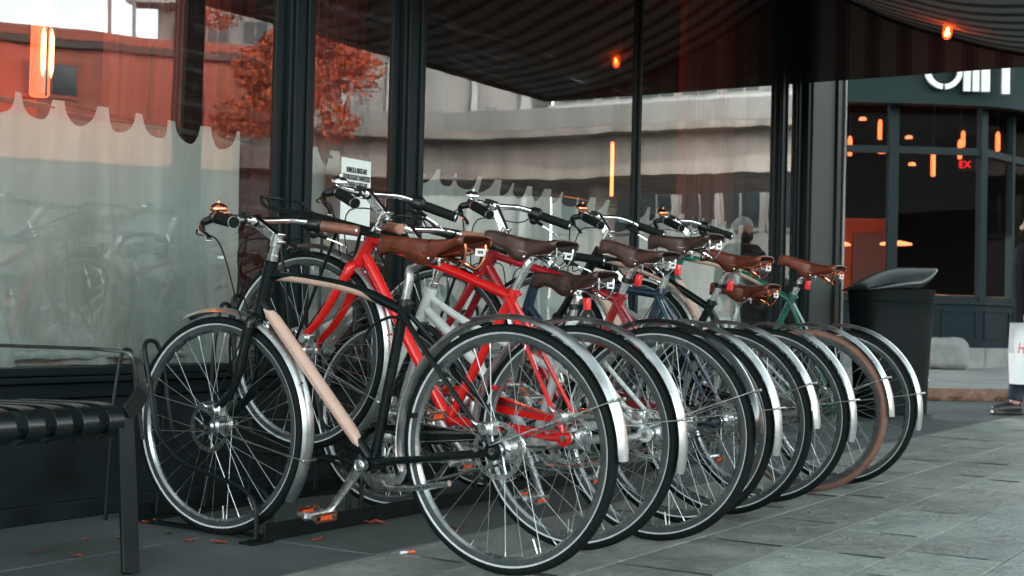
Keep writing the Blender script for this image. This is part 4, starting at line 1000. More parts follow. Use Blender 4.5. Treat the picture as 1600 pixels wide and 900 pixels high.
bar(.565, .67, 4.17, 4.85); bar(.70, .80, 4.17, 4.64); bar(.70, .80, 4.72, 4.82); bar(.83, .96, 4.17, 4.64); bar(1.14, 1.26, 4.14, 4.60); bar(.96, 1.14, 4.54, 4.64)
b.build('sign_letters', lt, cs, smooth=30)
# interior of the corner shop
b = MB()
dk2 = mat('restaurant_dark_wall', (.005, .0075, .0075), .8, 0, .3, 1)
def bw(b, x0, x1, y0, y1, z0, z1): b.bb(x0-21.3, x1-21.3, y0-5.6, y1-5.6, z0, z1)
bw(b, 31, 31.2, 3, 14, .1, 5); bw(b, 19.5, 31, 12.5, 12.7, .1, 5); b.build('interior_wall', dk2, cs, smooth=0)
b = MB(); bw(b, 20.4, 31, 5.1, 12.6, 4.9, 5.0); b.build('interior_ceiling', dk2, cs, smooth=0)
b = MB(); P_ = [(19.2, 9.6), (21.0, 6.4), (22.0, 5.3), (31, 4.4), (31, 12.6), (19.5, 12.6)]
b.add([(p[0]-21.3, p[1]-5.6, .30) for p in P_], [tuple(range(6))]); b.build('interior_floor', dk2, cs, smooth=0)
tube_m = emit('orange_tube', (1, .13, .035), 1.7); disc_m = emit('warm_disc', (1, .22, .08), 1.2)
PEND = [((21.947, 7.22, 3.68), .33), ((23.68, 7.255, 4.18), .36), ((22.68, 6.055, 3.43), .44), ((23.42, 5.81, 3.735), .33), ((25.48, 6.265, 4.19), .30), ((23.75, 5.27, 3.88), .33), ((23.655, 5.456, 3.10), .32)]
NM = ['lowest at far left', 'second from the left', 'crossing the transom in the middle pane', 'left one of the close pair', 'right one of the close pair', 'upper one in the last pane', 'lower one in the last pane']
pend0 = None
for (p, L), nm in zip(PEND, NM):
    th = empty('pendant_lamp', (p[0], p[1], p[2]-L/2)); tag(th, 'orange tube pendant lamp in the corner restaurant, '+nm, 'pendant lamp', 'orange tube pendants in the corner restaurant')
    b = MB(); b.lathe([(0, 0), (.024, 0), (.034, .012), (.036, .03), (.036, L-.06), (.024, L-.012), (0, L)], axis='z', n=14); b.build('lamp_tube', tube_m, th)
    b = MB(); b.tube([(0, 0, L), (0, 0, 4.9-p[2]+L/2)], .008, 5); b.build('cord', black_plastic, th)
for p, r_, nm in [((22.41, 7.486, 2.084), .15, 'left, low'), ((22.9, 6.71, 2.116), .26, 'middle, low and widest')]:
    th = empty('shaded_lamp', p); tag(th, 'flat glowing lamp over a restaurant table, '+nm, 'lamp', 'flat lamps over the restaurant tables')
    b = MB(); b.lathe([(0, -.02), (r_, -.02), (r_, .01), (r_*.3, .05), (0, .05)], axis='z', n=20, mis=[1, 0, 0, 0]); b.build('lamp_shade', [disc_m, disc_m], th)
    b = MB(); b.tube([(0, 0, .05), (0, 0, 4.9-p[2])], .008, 5); b.build('cord', black_plastic, th)
for i, (p, nm) in enumerate([((23.514, 7.514, 4.355), 'top left'), ((23.953, 6.825, 4.05), 'right of the thick mullion, upper'), ((23.71, 7.223, 3.78), 'just under the transom at left'), ((24.0, 6.774, 3.58), 'right of the thick mullion, lower')]):
    th = empty('ceiling_spot', p); tag(th, 'small warm spot lamp inside the corner restaurant, '+nm, 'spot lamp', 'small warm spots in the corner restaurant')
    b = MB(); b.lathe([(0, -.018), (.07, -.018), (.05, .03), (0, .03)], axis='z', n=14); b.build('lamp_shade', disc_m, th); b = MB(); b.tube([(0, 0, .03), (0, 0, 4.9-p[2])], .006, 5); b.build('cord', black_plastic, th)
ex = empty('exit_sign', (24.49, 5.98, 3.5)); tag(ex, 'small red illuminated exit sign inside the corner restaurant', 'sign')
exm = emit('exit_red', (1, .01, .01), .7)
t = text_mesh('EX', .17, exm, 'lettering', ex, ext=.01); t.rotation_euler = (R(90), 0, R(-76)); t.location = (-.03, 0, .09)
b = MB(); b.bb(.0, .04, -.18, .18, 0, .2); b.build('sign_box', black_plastic, ex)
lamp_data('restaurant_glow', (24.4, 8.0, 2.0), 6, (1, .30, .12), .15, None)
lamp_data('restaurant_glow', (25.6, 6.8, 2.4), 5, (1, .30, .12), .2, None)
# booths seen low in the windows
for (x_, y_, w_, nm) in [(22.6, 7.6, 1.6, 'left, under the low lamp'), (22.9, 5.75, 1.3, 'in the middle pane'), (23.9, 5.15, .6, 'in the last pane')]:
    th = empty('banquette', (x_, y_, .3), R(-58)); tag(th, 'orange brown banquette inside the corner restaurant, '+nm, 'banquette', 'banquettes in the corner restaurant')
    b = MB(); b.bb(-w_/2, w_/2, 0, .5, 0, .45); b.build('seat', leather_pale, th, bevel=.04); b = MB(); b.bb(-w_/2, w_/2, .52, .66, 0, .98); b.build('backrest', leather_pale, th, bevel=.04)
th = empty('wall_panelling', (26.6, 9.6, .3), R(-62)); tag(th, 'rust coloured back bar glowing behind the left restaurant window', 'back bar')
b = MB(); b.bb(-1.6, 1.6, 0, .3, 0, 2.6); b.build('cabinet', room_wall, th)
b = MB()
for k in range(4): b.bb(-1.5+.8*k, -.9+.8*k, -.05, -.002, 1.2, 2.3)
b.build('cabinet_doors', mat('rust_panel', (.12, .03, .015), .6), th, bevel=.01); lamp_data('restaurant_glow', (25.9, 9.0, 2.6), 8, (1, .26, .08), .15, None)
# rounded granite block
b = MB(); b.bb(-.29, .29, -.26, .26, 0, .46)
o = b.build('granite_block', granite, None, loc=(20.05, 5.12, .12), smooth=180); o.rotation_euler = (0, 0, R(-60)); md = o.modifiers.new('b', 'BEVEL'); md.width = .13; md.segments = 5; md.limit_method = 'NONE'
md = o.modifiers.new('s', 'SUBSURF'); md.levels = 2; md.render_levels = 2
tx = bpy.data.textures.new('clouds', 'CLOUDS'); tx.noise_scale = .25; md = o.modifiers.new('d', 'DISPLACE'); md.texture = tx; md.strength = .05
tag(o, 'weathered grey granite block beside the bin against the restaurant plinth', 'stone block')
# ================================================================== PERSON WITH BAG
def blob(name, parts, m, parent=None, vox=.014, loc=None, smooth_it=2):
    b = MB()
    for kind, a in parts:
        if kind == 't': b.tube(cr(a[0], 4), [a[1][0]]*0+interp(a[1], 4), 12)
        elif kind == 'b': b.ball(a[0], a[1], 16, sq=a[2] if len(a) > 2 else (1, 1, 1))
        elif kind == 'x': b.box(a[0], a[1])
    o = b.build(name, m, parent, smooth=180, loc=loc)
    r = o.modifiers.new('remesh', 'REMESH'); r.mode = 'VOXEL'; r.voxel_size = vox; r.use_smooth_shade = True
    s = o.modifiers.new('smooth', 'SMOOTH'); s.iterations = smooth_it; s.factor = .5
    return o
def interp(rs, n):
    out = []
    for i in range(len(rs)-1):
        for k in range(n): out.append(rs[i]+(rs[i+1]-rs[i])*k/n)
    out.append(rs[-1]); return out
skin = mat('skin', (.42, .22, .16), .5, 0, .1, 20); coat_m = mat('black_wool', (.005, .0065, .0075), .9, 0, .3, 30, .1, .2, 200, spec=.1)
denim = mat('dark_denim', (.016, .026, .040), .85, 0, .3, 30); hair_m = mat('grey_hair', (.36, .36, .35), .6, 0, .25, 60, .1, .5, 90, sc=(1, 1, .3)); shoe_m = mat('shoe_black', (.012, .012, .012), .4)
# person's local frame: +x forward (walking to the left of the picture), y left, z up
PH = 0
body = [
    ('t', ([(0, 0, .92), (.01, 0, 1.15), (.0, 0, 1.36), (-.005, 0, 1.44)], [.13, .14, .15, .06])),
    ('t', ([(-.01, 0, 1.40), (.01, 0, 1.50)], [.058, .052])), ('b', ((.025, 0, 1.585), .095, (1.0, .78, 1.22))), ('b', ((.07, 0, 1.545), .058, (1, .8, 1))),
    ('t', ([(.108, 0, 1.60), (.138, 0, 1.565), (.112, 0, 1.552)], [.013, .018, .012])), ('b', ((.02, .080, 1.585), .024, (.8, .35, 1.3))), ('b', ((.02, -.080, 1.585), .024, (.8, .35, 1.3))),
    ('b', ((.100, .034, 1.598), .015)), ('b', ((.100, -.034, 1.598), .015)), ('b', ((.108, 0, 1.508), .02, (1, 1, .8)))]
for s_, sw in ((1, .20), (-1, -.20)):
    body.append(('t', ([(0, s_*.09, .93), (sw*.55+.03, s_*.09, .50), (sw*1.1-(.06 if sw < 0 else 0), s_*.09, .09)], [.088, .060, .042])))
    fx_ = sw*1.1-(.06 if sw < 0 else 0); body.append(('t', ([(fx_-.03, s_*.09, .055), (fx_+.10, s_*.09, .045), (fx_+.17, s_*.09, .035)], [.04, .04, .028])))
for s_ in (1, -1):
    hx = .16 if s_ > 0 else -.10
    body.append(('t', ([(0, s_*.17, 1.38), (-.02+hx*.2, s_*.235, 1.12), (hx, s_*.25, .90)], [.052, .043, .030])))
    body.append(('t', ([(hx, s_*.25, .90), (hx+.01, s_*.25, .82)], [.026, .034])))
    for q in range(4):
        bx = hx-.026+.019*q; body.append(('t', ([(bx, s_*.25, .815), (bx+.003, s_*.248, .780), (bx+.001, s_*(.248-.020), .757-.003*abs(q-1.4)), (bx, s_*.212, .770)], [.0095, .009, .0085, .0075])))
    body.append(('t', ([(hx+.03, s_*.25, .86), (hx+.052, s_*.235, .82), (hx+.045, s_*.218, .785)], [.012, .011, .009])))
pr = blob('person', body, skin, None, .0075)
pr.location = (12.072, 2.345, 0); FW = Vector((-.45, .60, 0)).normalized(); pr.rotation_euler = (0, 0, math.atan2(FW.y, FW.x))
pr.scale = (1.0,)*3
tag(pr, 'grey haired person in black coat and mask walking in at the right edge', 'person')
co = [('t', ([(.0, 0, .72), (.0, 0, .95), (.01, 0, 1.2), (0, 0, 1.38), (-.005, 0, 1.43)], [.185, .175, .185, .175, .10])), ('b', ((0, .12, 1.38), .085)), ('b', ((0, -.12, 1.38), .085)), ('t', ([(-.005, 0, 1.42), (.0, 0, 1.475)], [.085, .078]))]
for s_ in (1, -1):
    hx = .16 if s_ > 0 else -.10; co.append(('t', ([(0, s_*.16, 1.385), (-.02+hx*.2, s_*.235, 1.12), (hx, s_*.25, .915)], [.078, .064, .050])))
blob('coat', co, coat_m, pr, .014)
tr_ = []
for s_, sw in ((1, .20), (-1, -.20)):
    fx_ = sw*1.1-(.06 if sw < 0 else 0); tr_.append(('t', ([(0, s_*.085, .94), (sw*.55+.03, s_*.09, .50), (fx_, s_*.09, .12)], [.105, .080, .066])))
blob('trousers', tr_, denim, pr, .014)
for s_, sw in ((1, .20), (-1, -.20)):
    fx_ = sw*1.1-(.06 if sw < 0 else 0); blob('shoe', [('t', ([(fx_-.05, s_*.09, .06), (fx_+.08, s_*.09, .055), (fx_+.19, s_*.09, .04)], [.05, .050, .034])), ('x', ((fx_+.06, s_*.09, .012), (.27, .085, .024)))], shoe_m, pr, .008)
blob('hair', [('b', ((.005, 0, 1.625), .105, (1.02, .86, .92))), ('b', ((-.045, 0, 1.57), .075, (.8, 1.0, 1.3)))], hair_m, pr, .008)
blob('face_mask', [('b', ((.075, 0, 1.525), .066, (1, .95, .95)))], coat_m, pr, .008)
b = MB()
for s_ in (1, -1): b.ball((.112, s_*.034, 1.60), .0075, 8)
b.build('eye', shoe_m, pr)
# paper bag
bg_ = empty('shopping_bag', (11.77, 2.295, .265), R(-58)); tag(bg_, 'white paper shopping bag with red lettering held by the walking person', 'shopping bag')
paper_bag = mat('white_bag_paper', (.62, .64, .63), .55, 0, .06, 10, .1, .25, 14)
b = MB(); w2, d2, h2 = .19, .075, .50
b.add([(-w2*.92, -d2, 0), (w2*.92, -d2, 0), (w2*.92, d2, 0), (-w2*.92, d2, 0), (-w2, -d2*.9, .25), (w2, -d2*.9, .25), (w2*.86, 0, .25), (w2, d2*.9, .25), (-w2, d2*.9, .25), (-w2*.86, 0, .25), (-w2, -d2*.55, h2), (w2, -d2*.55, h2), (w2*.8, 0, h2), (w2, d2*.55, h2), (-w2, d2*.55, h2), (-w2*.8, 0, h2)],
      [(3, 2, 1, 0), (0, 1, 5, 4), (1, 2, 7, 6, 5), (2, 3, 8, 7), (3, 0, 4, 9, 8), (4, 5, 11, 10), (5, 6, 12, 11), (6, 7, 13, 12), (7, 8, 14, 13), (8, 9, 15, 14), (9, 4, 10, 15)])
b.build('bag_body', paper_bag, bg_, smooth=20, solid=.002)
b = MB()
for y_ in (-.04, .04): b.tube(cr([(-.075, y_, h2-.02), (-.06, y_, h2+.04), (-.01, y_*.3, h2+.09), (.01, y_*.3, h2+.09), (.06, y_, h2+.04), (.075, y_, h2-.02)], 4), .004, 6)
b.build('handle', mat('cord_white', (.6, .6, .58), .8), bg_)
t = text_mesh('H&M', .13, mat('logo_red', (.60, .02, .02), .5), 'lettering', bg_, sx=.60, shear=.3, bold=.0); t.rotation_euler = (R(90-2), 0, 0); t.location = (-.085, -d2*.93, .29)
# ================================================================== LEAVES AND LITTER
LM = [mat('leaf_rust', (.30, .055, .02), .6, 0, .4, 60), mat('leaf_brown', (.10, .04, .025), .7, 0, .4, 60), mat('leaf_orange', (.45, .10, .03), .6, 0, .4, 60)]
LV = [(3.66, 2.80, .075, 'curled rust leaf lying past the front rail of the rack'), (3.73, 2.52, .085, 'dark curled leaf seen through the nearest rear wheel'), (3.06, 2.93, .055, 'small rust leaf under the nearest front wheel, right'), (3.03, 3.03, .05, 'thin brown leaf under the nearest front wheel, left'),
      (3.58, 3.35, .05, 'rust leaf between the rack rails'), (2.83, 3.26, .045, 'orange leaf on the concrete by the bench leg'), (2.63, 3.06, .045, 'orange leaf under the bench end'), (2.59, 3.20, .04, 'pale brown leaf under the bench'), (2.93, 3.22, .035, 'dark twig-like leaf near the wall base'),
      (3.28, 2.74, .045, 'small rust leaf in front of the rack foot'), (3.08, 3.17, .035, 'tiny orange leaf left of the nearest front wheel'), (3.19, 3.38, .05, 'rust leaf at the wall end of the rack'), (4.19, 3.38, .05, 'rust leaf far under the second bicycle')]
for i, (x_, y_, s_, lb) in enumerate(LV):
    rnd = random.Random(i); G = []; s_ *= .62
    for a in range(9):
        u = a/8; wd = math.sin(math.pi*min(1, u*1.02))**.7*(.42+.10*math.sin(u*19))
        G.append([Vector((s_*(u-.5)*1.3, s_*wd*v, s_*(.05+.10*v*v+.10*math.sin(u*3+i)+.05*math.sin(9*u+4*v)))) for v in (-1, -.6, -.2, .2, .6, 1)])
    b = MB(); b.grid(G); b.tube([(-s_*.65, 0, .01), (-s_*1.0, s_*.06, .006)], .0012, 4)
    o = b.build('fallen_leaf', LM[i % 3], None, loc=(x_, y_, .004), smooth=180, solid=.0006); o.rotation_euler = (0, 0, rnd.uniform(0, 6.3)); tag(o, lb, 'leaf', 'fallen leaves on the pavement')
th = empty('cigarette_butt', (3.26, 2.38, .008), R(-22)); tag(th, 'cigarette butt with orange filter on the paving joint', 'cigarette butt')
b = MB(); b.tube([(-.022, 0, 0), (0, 0, 0)], .0042, 8); b.build('paper', mat('cig_paper', (.7, .7, .68), .8), th)
b = MB(); b.tube([(0, 0, 0), (.026, 0, 0)], .0043, 8); b.build('filter', orange_lens, th)
# ================================================================== INTERIOR TUBE LAMPS
tube_in = emit('orange_tube_inside', (1, .15, .04), 3.2)
hot_in = emit('tube_core', (1, .36, .12), 4.5); soft_in = emit('orange_tube_soft', (1, .14, .05), .75)
for (x_, y_, z0, L, r_, lb, pw) in [(3.30, 4.12, 1.47, .95, .036, 'thick glowing orange tube lamp behind the wide left window', 5), (8.02, 4.25, 1.53, .36, .011, 'thin orange tube lamp behind the pane next to the thin mullion', 5)]:
    th = empty('tube_lamp', (x_, y_, z0)); tag(th, lb, 'lamp', 'orange tube lamps inside the shop')
    b = MB(); b.lathe([(0, 0), (r_*.8, 0), (r_, .01), (r_, L-.01), (r_*.8, L), (0, L)], axis='z', n=16); b.build('lamp_tube', soft_in if r_ > .02 else tube_in, th)
    if r_ > .02:
        for dx in (-.017, .019):
            b = MB(); b.tube([(dx, -r_*1.02, .07), (dx, -r_*1.02, .10), (dx, -r_*1.02, .22), (dx, -r_*1.02, .25)], [.001, .009, .009, .001], 8); b.build('filament', hot_in, th)
        b = MB(); b.bb(-.003, .003, -r_*1.06, -r_*.98, 0, L); b.build('seam', black_plastic, th)
    b = MB(); b.tube([(0, 0, L), (0, 0, 4.2-z0)], .006, 6); b.build('cord', black_plastic, th)
    lamp_data('tube_or_fill_light', (0, .16, min(L, .5)), pw, (1, .20, .05), .06, th)
lamp_data('tube_or_fill_light', (3.7, 5.2, 1.5), 42, (1, .17, .04), .3)  # added orange fill without a lamp body, lights the back wall
# ================================================================== ACROSS THE STREET (seen in the glass)
conc_w = mat('bridge_concrete', (.27, .245, .212), .8, 0, .42, 1.1, sc=(1, 1, .18)); conc_p = mat('pale_facade', (.22, .22, .205), .8, 0, .25, .9, sc=(1, 1, .2)); conc_g = mat('grey_facade', (.34, .36, .35), .8, 0, .08, .5)
brick_m, bn_, bb_ = nodes_of('brick_facade'); br = bn_.nodes.new('ShaderNodeTexBrick'); br.inputs['Scale'].default_value = 4
br.inputs['Color1'].default_value = (.42, .055, .016, 1); br.inputs['Color2'].default_value = (.26, .038, .013, 1); br.inputs['Mortar'].default_value = (.22, .10, .06, 1)
tcc = bn_.nodes.new('ShaderNodeTexCoord'); bn_.links.new(tcc.outputs['Object'], br.inputs[0]); bn_.links.new(br.outputs[0], bb_.inputs['Base Color'])
far_glass = mat('far_window_glass', (.02, .03, .032), .12, 0, .2, .6)
stone_band = mat('stone_band', (.36, .20, .14), .8, 0, .1, 1)
BP = [Vector(p) for p in [(2, -25.5, 0), (10, -24.6, 0), (19.7, -23.3, 0), (25, -22.9, 0), (30.9, -21.9, 0), (35.2, -19.0, 0), (36.6, -15, 0), (36.7, -11.3, 0), (37.1, -7.1, 0), (38.2, -2.5, 0), (40, 2.0, 0)]]
def beam(path, sec, name, m, parent, org):
    b = MB(); vs = []; n = len(sec)
    for i, p in enumerate(path):
        t = (path[min(i+1, len(path)-1)]-path[max(i-1, 0)]).normalized(); nr = Vector((t.y, -t.x, 0)); nr = nr if nr.dot(Vector((5, 3, 0))-p) > 0 else -nr
        for (o_, z) in sec: q = p+nr*o_-org; vs.append(Vector((q.x, q.y, z-org.z)))
    b.add(vs, [(i*n+j, i*n+(j+1) % n, (i+1)*n+(j+1) % n, (i+1)*n+j) for i in range(len(path)-1) for j in range(n)]+[tuple(range(n)), tuple((len(path)-1)*n+j for j in range(n))])
    return b.build(name, m, parent, smooth=30)
bo = Vector((36.6, -12, 0)); brg = empty('overpass', bo); tag(brg, 'long curved concrete overpass reflected across the shop windows', 'overpass')
bpath = cr(BP[4:], 8)
beam(bpath, [(0, 5.1), (0, 6.32), (-6, 6.32), (-6, 5.1)], 'girder', conc_w, brg, bo)
beam(bpath, [(.75, 6.32), (.80, 6.50), (.80, 6.52), (-6.8, 6.52), (-6.8, 6.32)], 'deck', conc_w, brg, bo)
beam(bpath, [(.80, 6.53), (.80, 7.15), (.5, 7.15), (.5, 6.53)], 'parapet', conc_p, brg, bo)
for (x_, y_) in [(35.2, -22.3), (38.8, -13.5), (40.0, -5.5)]:
    b = MB(); b.tube([(x_-bo.x, y_-bo.y, 0), (x_-bo.x, y_-bo.y, 5.1)], .45, 16); b.build('pier', conc_w, brg)
def building(name, label, cat, a, c_, depth, z1, m, wins, bands=(), recess=.15, z0=0, group=None):
    a = Vector((*a, 0)); c_ = Vector((*c_, 0)); d = (c_-a); L = d.length; d.normalize(); nr = Vector((d.y, -d.x, 0)); nr = nr if nr.dot(Vector((5, 3, 0))-a) > 0 else -nr
    th = empty(name, tuple(a)); tag(th, label, cat, group)
    M = Matrix(((d.x, nr.x, 0, 0), (d.y, nr.y, 0, 0), (0, 0, 1, 0), (0, 0, 0, 1)))
    def BX(b, x0, x1, y0, y1, za, zb):
        vs = [M @ Vector((x, y, z)) for z in (za, zb) for y in (y0, y1) for x in (x0, x1)]
        b.add(vs, [(0, 2, 3, 1), (4, 5, 7, 6), (0, 1, 5, 4), (2, 6, 7, 3), (0, 4, 6, 2), (1, 3, 7, 5)])
    b = MB(); BX(b, 0, L, -depth, 0, z0-.1, z1); b.build('wall', m, th, smooth=0)
    b = MB(); BX(b, -.1, L+.1, -depth-.1, .12, z1+.002, z1+.3); b.build('cornice', m, th, smooth=0)
    for (x0, x1, za, zb) in wins:
        b = MB(); BX(b, x0, x1, .01, .03, za, zb); wn = b.build('window', far_glass, th, smooth=0)
        b = MB(); BX(b, x0-.08, x1+.08, .004, .09, za-.12, za-.004); BX(b, x0-.08, x1+.08, .004, .06, zb+.004, zb+.08)
        for xx in (x0-.08, (x0+x1)/2-.03, x1+.02): BX(b, xx, xx+.06, .031, .06, za, zb)
        b.build('window_frame', m, wn, smooth=0)
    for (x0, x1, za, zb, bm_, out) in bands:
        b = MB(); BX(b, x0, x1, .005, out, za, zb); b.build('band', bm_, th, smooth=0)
    return th, L
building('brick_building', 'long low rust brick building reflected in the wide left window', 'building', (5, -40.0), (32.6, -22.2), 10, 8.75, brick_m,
         [(x0, x0+1.5, 7.0, 8.0) for x0 in [19.5, 22.6, 25.4]], [(0, 32.8, 5.1, 6.3, stone_band, .25), (0, 32.8, .05, 5.09, mat('ground_floor_shade', (.045, .050, .048), .5, 0, .4, .6), .18), (0, 32.8, 8.5, 8.72, mat('dark_cornice', (.08, .06, .055), .8), .2)])  # lowest band coloured dark to imitate a shaded ground floor
building('added_sky_blocker', 'unseen long low dark block added behind the camera to cut the bright low sky', 'building', (-38, -25), (12, -27), 12, 5.4, mat('sky_blocker_dark', (.05, .035, .03), .8, 0, .2, 1),
         [(2+4.2*i, 4.2+4.2*i, z, z+2.0) for i in range(11) for z in (1.2,)], [(0, 50, 4.2, 4.5, mat('dark_cornice', (.08, .06, .055), .8), .2)])  # added out of view to darken what the bikes reflect
building('apartment_tower', 'pale apartment tower with stacked balconies behind the brick building', 'building', (55.5, -52.0), (59.5, -43.0), 10, 22, conc_p,
         [(1+2.2*i, 2.2+2.2*i, z, z+1.3) for i in range(4) for z in (10, 13, 16, 19)], [(-1.2, 3.0, z, z+.25, conc_g, 1.6) for z in (9.2, 12.2, 15.2, 18.2, 21.2)])
building('concrete_block', 'pale concrete block with dark slots reflected in the narrow pane', 'building', (44.1, -31.6), (46.6, -27.6), 10, 17, conc_p,
         [(.9, 1.9, z, z+1.6) for z in (6.6, 9.3, 12.2)]+[(3.0, 3.35, z, z+2.2) for z in (6.4, 9.6)], [(2.2, 2.5, 0, 17, conc_g, .5), (4.2, 4.5, 0, 17, conc_g, .5), (0, 4.7, 8.6, 8.85, conc_g, .6)])
building('white_office', 'blank white office block reflected above the overpass', 'building', (46.7, -27.0), (49.8, -22.0), 10, 15, conc_p,
         [(3.0, 3.6, 7.6, 9.6), (1.2, 1.6, 7.2, 8.6)], [(2.4, 2.65, 0, 15, conc_g, .3), (4.6, 4.9, 0, 15, conc_g, .4)])
building('glazed_office', 'office block with ribbon windows reflected near the thin mullion', 'building', (47.9, -20.8), (48.3, -9.5), 10, 14, conc_p,
         [(.5+1.75*i, 1.8+1.75*i, z, z+1.4) for i in range(6) for z in (4.3, 9.5, 11.6)], [(0, 11.3, 9.05, 9.35, conc_g, .4), (0, 11.3, 1.2, 1.6, conc_g, .5)])
building('beige_terrace', 'beige terrace building reflected beside the column', 'building', (48.5, -9.2), (50, 4.0), 10, 13, conc_w,
         [(.6+1.9*i, 1.8+1.9*i, z, z+1.4) for i in range(6) for z in (4.2, 9.4, 11.3)])
# dark post on the near pavement, two thin masts
b = MB(); b.lathe([(.16, 0), (.16, .3), (.105, .34), (.10, 4.3), (.12, 4.32), (.12, 4.4), (0, 4.4)], axis='z', n=20)
for k in range(10):
    a = 2*math.pi*k/10; b.tube([(math.cos(a)*.102, math.sin(a)*.102, .36), (math.cos(a)*.100, math.sin(a)*.100, 4.28)], .012, 6)
o = b.build('fluted_post', mat('brown_black_iron', (.035, .022, .018), .5), None, loc=(7.2, 0.0, -.0)); tag(o, 'dark fluted iron post reflected in the wide left window', 'post')
for p, h_, nm in (((41.1, -39.6, 0), 24, 'taller'), ((41.8, -38.8, 0), 21, 'shorter')):
    b = MB(); b.tube([(0, 0, 0), (0, 0, h_)], [.13, .05], 8); o = b.build('mast', mat('mast_grey', (.2, .22, .22), .5), None, loc=p); tag(o, 'thin '+nm+' mast behind the brick building in the reflection', 'mast', 'thin masts behind the brick building')
# trees with autumn crowns
def tree(name, label, loc, h, rad, cols, seed, n=1500, squash=.85):
    rnd = random.Random(seed); th = empty(name, loc); tag(th, label, 'tree', 'autumn trees along the street')
    b = MB(); zc = h-rad*squash
    b.tube(cr([(0, 0, 0), (.05, .03, zc*.5), (0, 0, zc), (.05, 0, zc+rad*.4)], 4), interp([.16, .12, .09, .04], 4), 8); tips = []
    for k in range(11):
        a = rnd.uniform(0, 6.3); e = rnd.uniform(-.1, 1.1); l = rad*rnd.uniform(.55, .95); z0 = zc*rnd.uniform(.72, 1.05)
        p1 = Vector((math.cos(a)*math.cos(e)*l, math.sin(a)*math.cos(e)*l, z0+math.sin(e)*l+rad*.2)); b.tube(cr([(0, 0, z0), tuple(p1*.5+Vector((0, 0, z0*.5+.1))), tuple(p1)], 3), interp([.05, .03, .012], 3), 5); tips.append(p1)
    b.build('trunk', mat('bark', (.06, .05, .042), .9, 0, .3, 12, .1, .5, 20), th)
    b = MB(); cl = [(Vector((rnd.gauss(0, .45), rnd.gauss(0, .45), rnd.gauss(0, .4)*squash))*rad+Vector((0, 0, zc)), rnd.uniform(.22, .42)*rad) for _ in range(26)]+[(t, .3*rad) for t in tips]
    for i in range(n):
        c0, r0 = rnd.choice(cl); v = Vector((rnd.gauss(0, 1), rnd.gauss(0, 1), rnd.gauss(0, 1))).normalized()*r0*rnd.uniform(.5, 1); p = c0+v; s_ = rnd.uniform(.045, .10)
        u = Vector((rnd.gauss(0, 1), rnd.gauss(0, 1), rnd.gauss(0, 1))).normalized(); w2 = u.orthogonal().normalized()
        b.add([p+u*s_, p+w2*s_*.6, p-u*s_, p-w2*s_*.6], [(0, 1, 2, 3)], rnd.randrange(len(cols)))
    b.build('crown', cols, th, smooth=0)
LC = [mat('foliage_orange', (.62, .11, .02), .7, 0, .3, 3), mat('foliage_red', (.42, .05, .018), .7, 0, .3, 3), mat('foliage_rust', (.26, .045, .02), .7, 0, .3, 3)]
tree('autumn_tree', 'orange autumn tree reflected around the first thick mullion', (28.8, -17.9, 0), 8.9, 2.1, LC, 4, 15000)
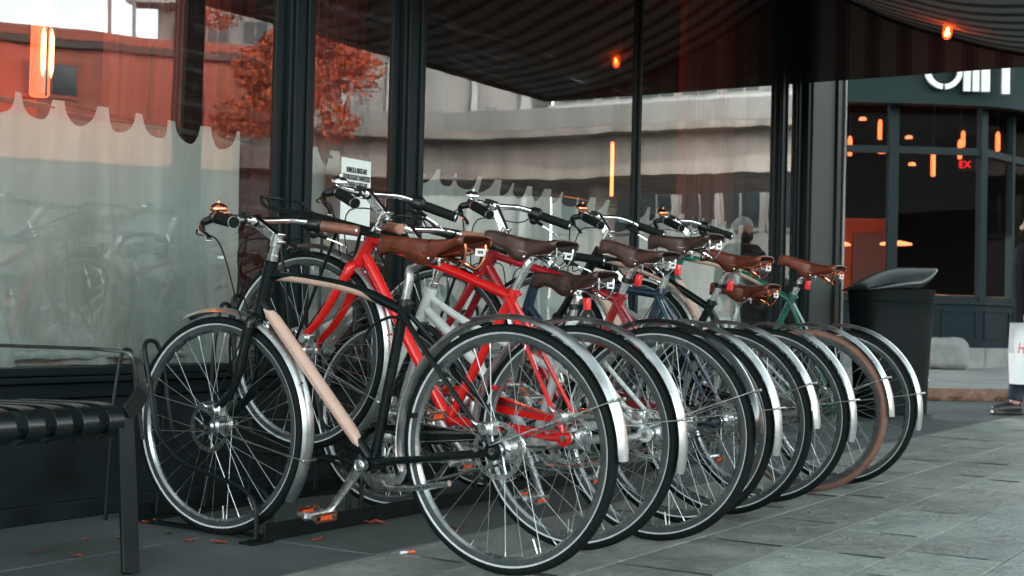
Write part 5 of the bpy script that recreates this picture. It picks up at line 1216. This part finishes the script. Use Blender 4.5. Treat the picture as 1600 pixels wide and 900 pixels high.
# the street between, parked cars seen faintly in the glass
g = MB(); g.bb(-30, 60, -8.0, -7.85, -.16, -.01); tag(g.build('kerb', granite, smooth=0), kind='structure')
g = MB(); g.bb(-30, 60, -20, -19.8, -.16, -.02); g.bb(-30, 60, -19.8, -19.0, -.16, -.0); tag(g.build('kerb_far', granite, smooth=0), kind='structure')
def car(loc, rz, paint_, label):
    th = empty('parked_car', loc, rz); tag(th, label, 'car', 'cars parked across the street')
    out = [(-2.15, .35), (-2.2, .62), (-2.1, .86), (-1.5, .95), (-.95, 1.38), (.35, 1.42), (1.05, .98), (1.95, .84), (2.2, .62), (2.2, .35)]
    b = MB(); rows = []
    for y_, s_ in ((-.86, .0), (-.80, 1), (.80, 1), (.86, 0)):
        rows.append([Vector((x, y_*(1 if z < 1 else .84), z if s_ else (z*.97))) for x, z in out])
    k = len(out); vs = [p for r_ in rows for p in r_]
    b.add(vs, [(i*k+j, i*k+(j+1) % k, (i+1)*k+(j+1) % k, (i+1)*k+j) for i in range(3) for j in range(k)]+[tuple(range(k-1, -1, -1)), tuple(3*k+j for j in range(k))])
    b.build('body', paint_, th, smooth=30, bevel=.04)
    b = MB()
    for s_ in (-1, 1): b.add([(-1.25, s_*.80, .97), (.92, s_*.80, .98), (.30, s_*.742, 1.36), (-.90, s_*.742, 1.33)], [(0, 1, 2, 3)])
    for v in list(range(len(b.v))): b.v[v] = (b.v[v][0], b.v[v][1]*1.03, b.v[v][2])
    b.add([(1.02, -.66, 1.02), (1.02, .66, 1.02), (.40, .62, 1.405), (.40, -.62, 1.405)], [(0, 1, 2, 3)]); b.add([(-1.48, -.66, .99), (-1.48, .66, .99), (-1.0, .62, 1.36), (-1.0, -.62, 1.36)], [(0, 1, 2, 3)])
    b.build('windows', far_glass, th, smooth=0)
    for x_ in (-1.35, 1.35):
        for s_ in (-1, 1):
            b = MB(); b.lathe([(0, s_*.70), (.20, s_*.72), (.22, s_*.88), (.31, s_*.88), (.33, s_*.85), (.33, s_*.68), (0, s_*.68)], c=(x_, 0, .33), n=24, mis=[1, 1, 0, 0, 0, 0]); b.build('wheel', [black_rubber, alu], th)
    b = MB()
    for s_ in (-1, 1): b.box((2.16, s_*.62, .66), (.08, .3, .12))
    b.build('headlights', badge_m, th, bevel=.02)
car((9.0, -9.4, -.16), 0, mat('car_white', (.6, .62, .61), .2, 0, .03, coat=.6), 'white parked car reflected low in the wide left window')
car((15.0, -9.5, -.16), R(2), mat('car_grey', (.10, .12, .12), .2, .5, .03, coat=.6), 'dark grey parked car reflected behind the nearest bicycles')
car((21.2, -9.4, -.16), 0, mat('car_silver', (.4, .42, .42), .2, .7, .03, coat=.6), 'silver parked car furthest along in the reflection')
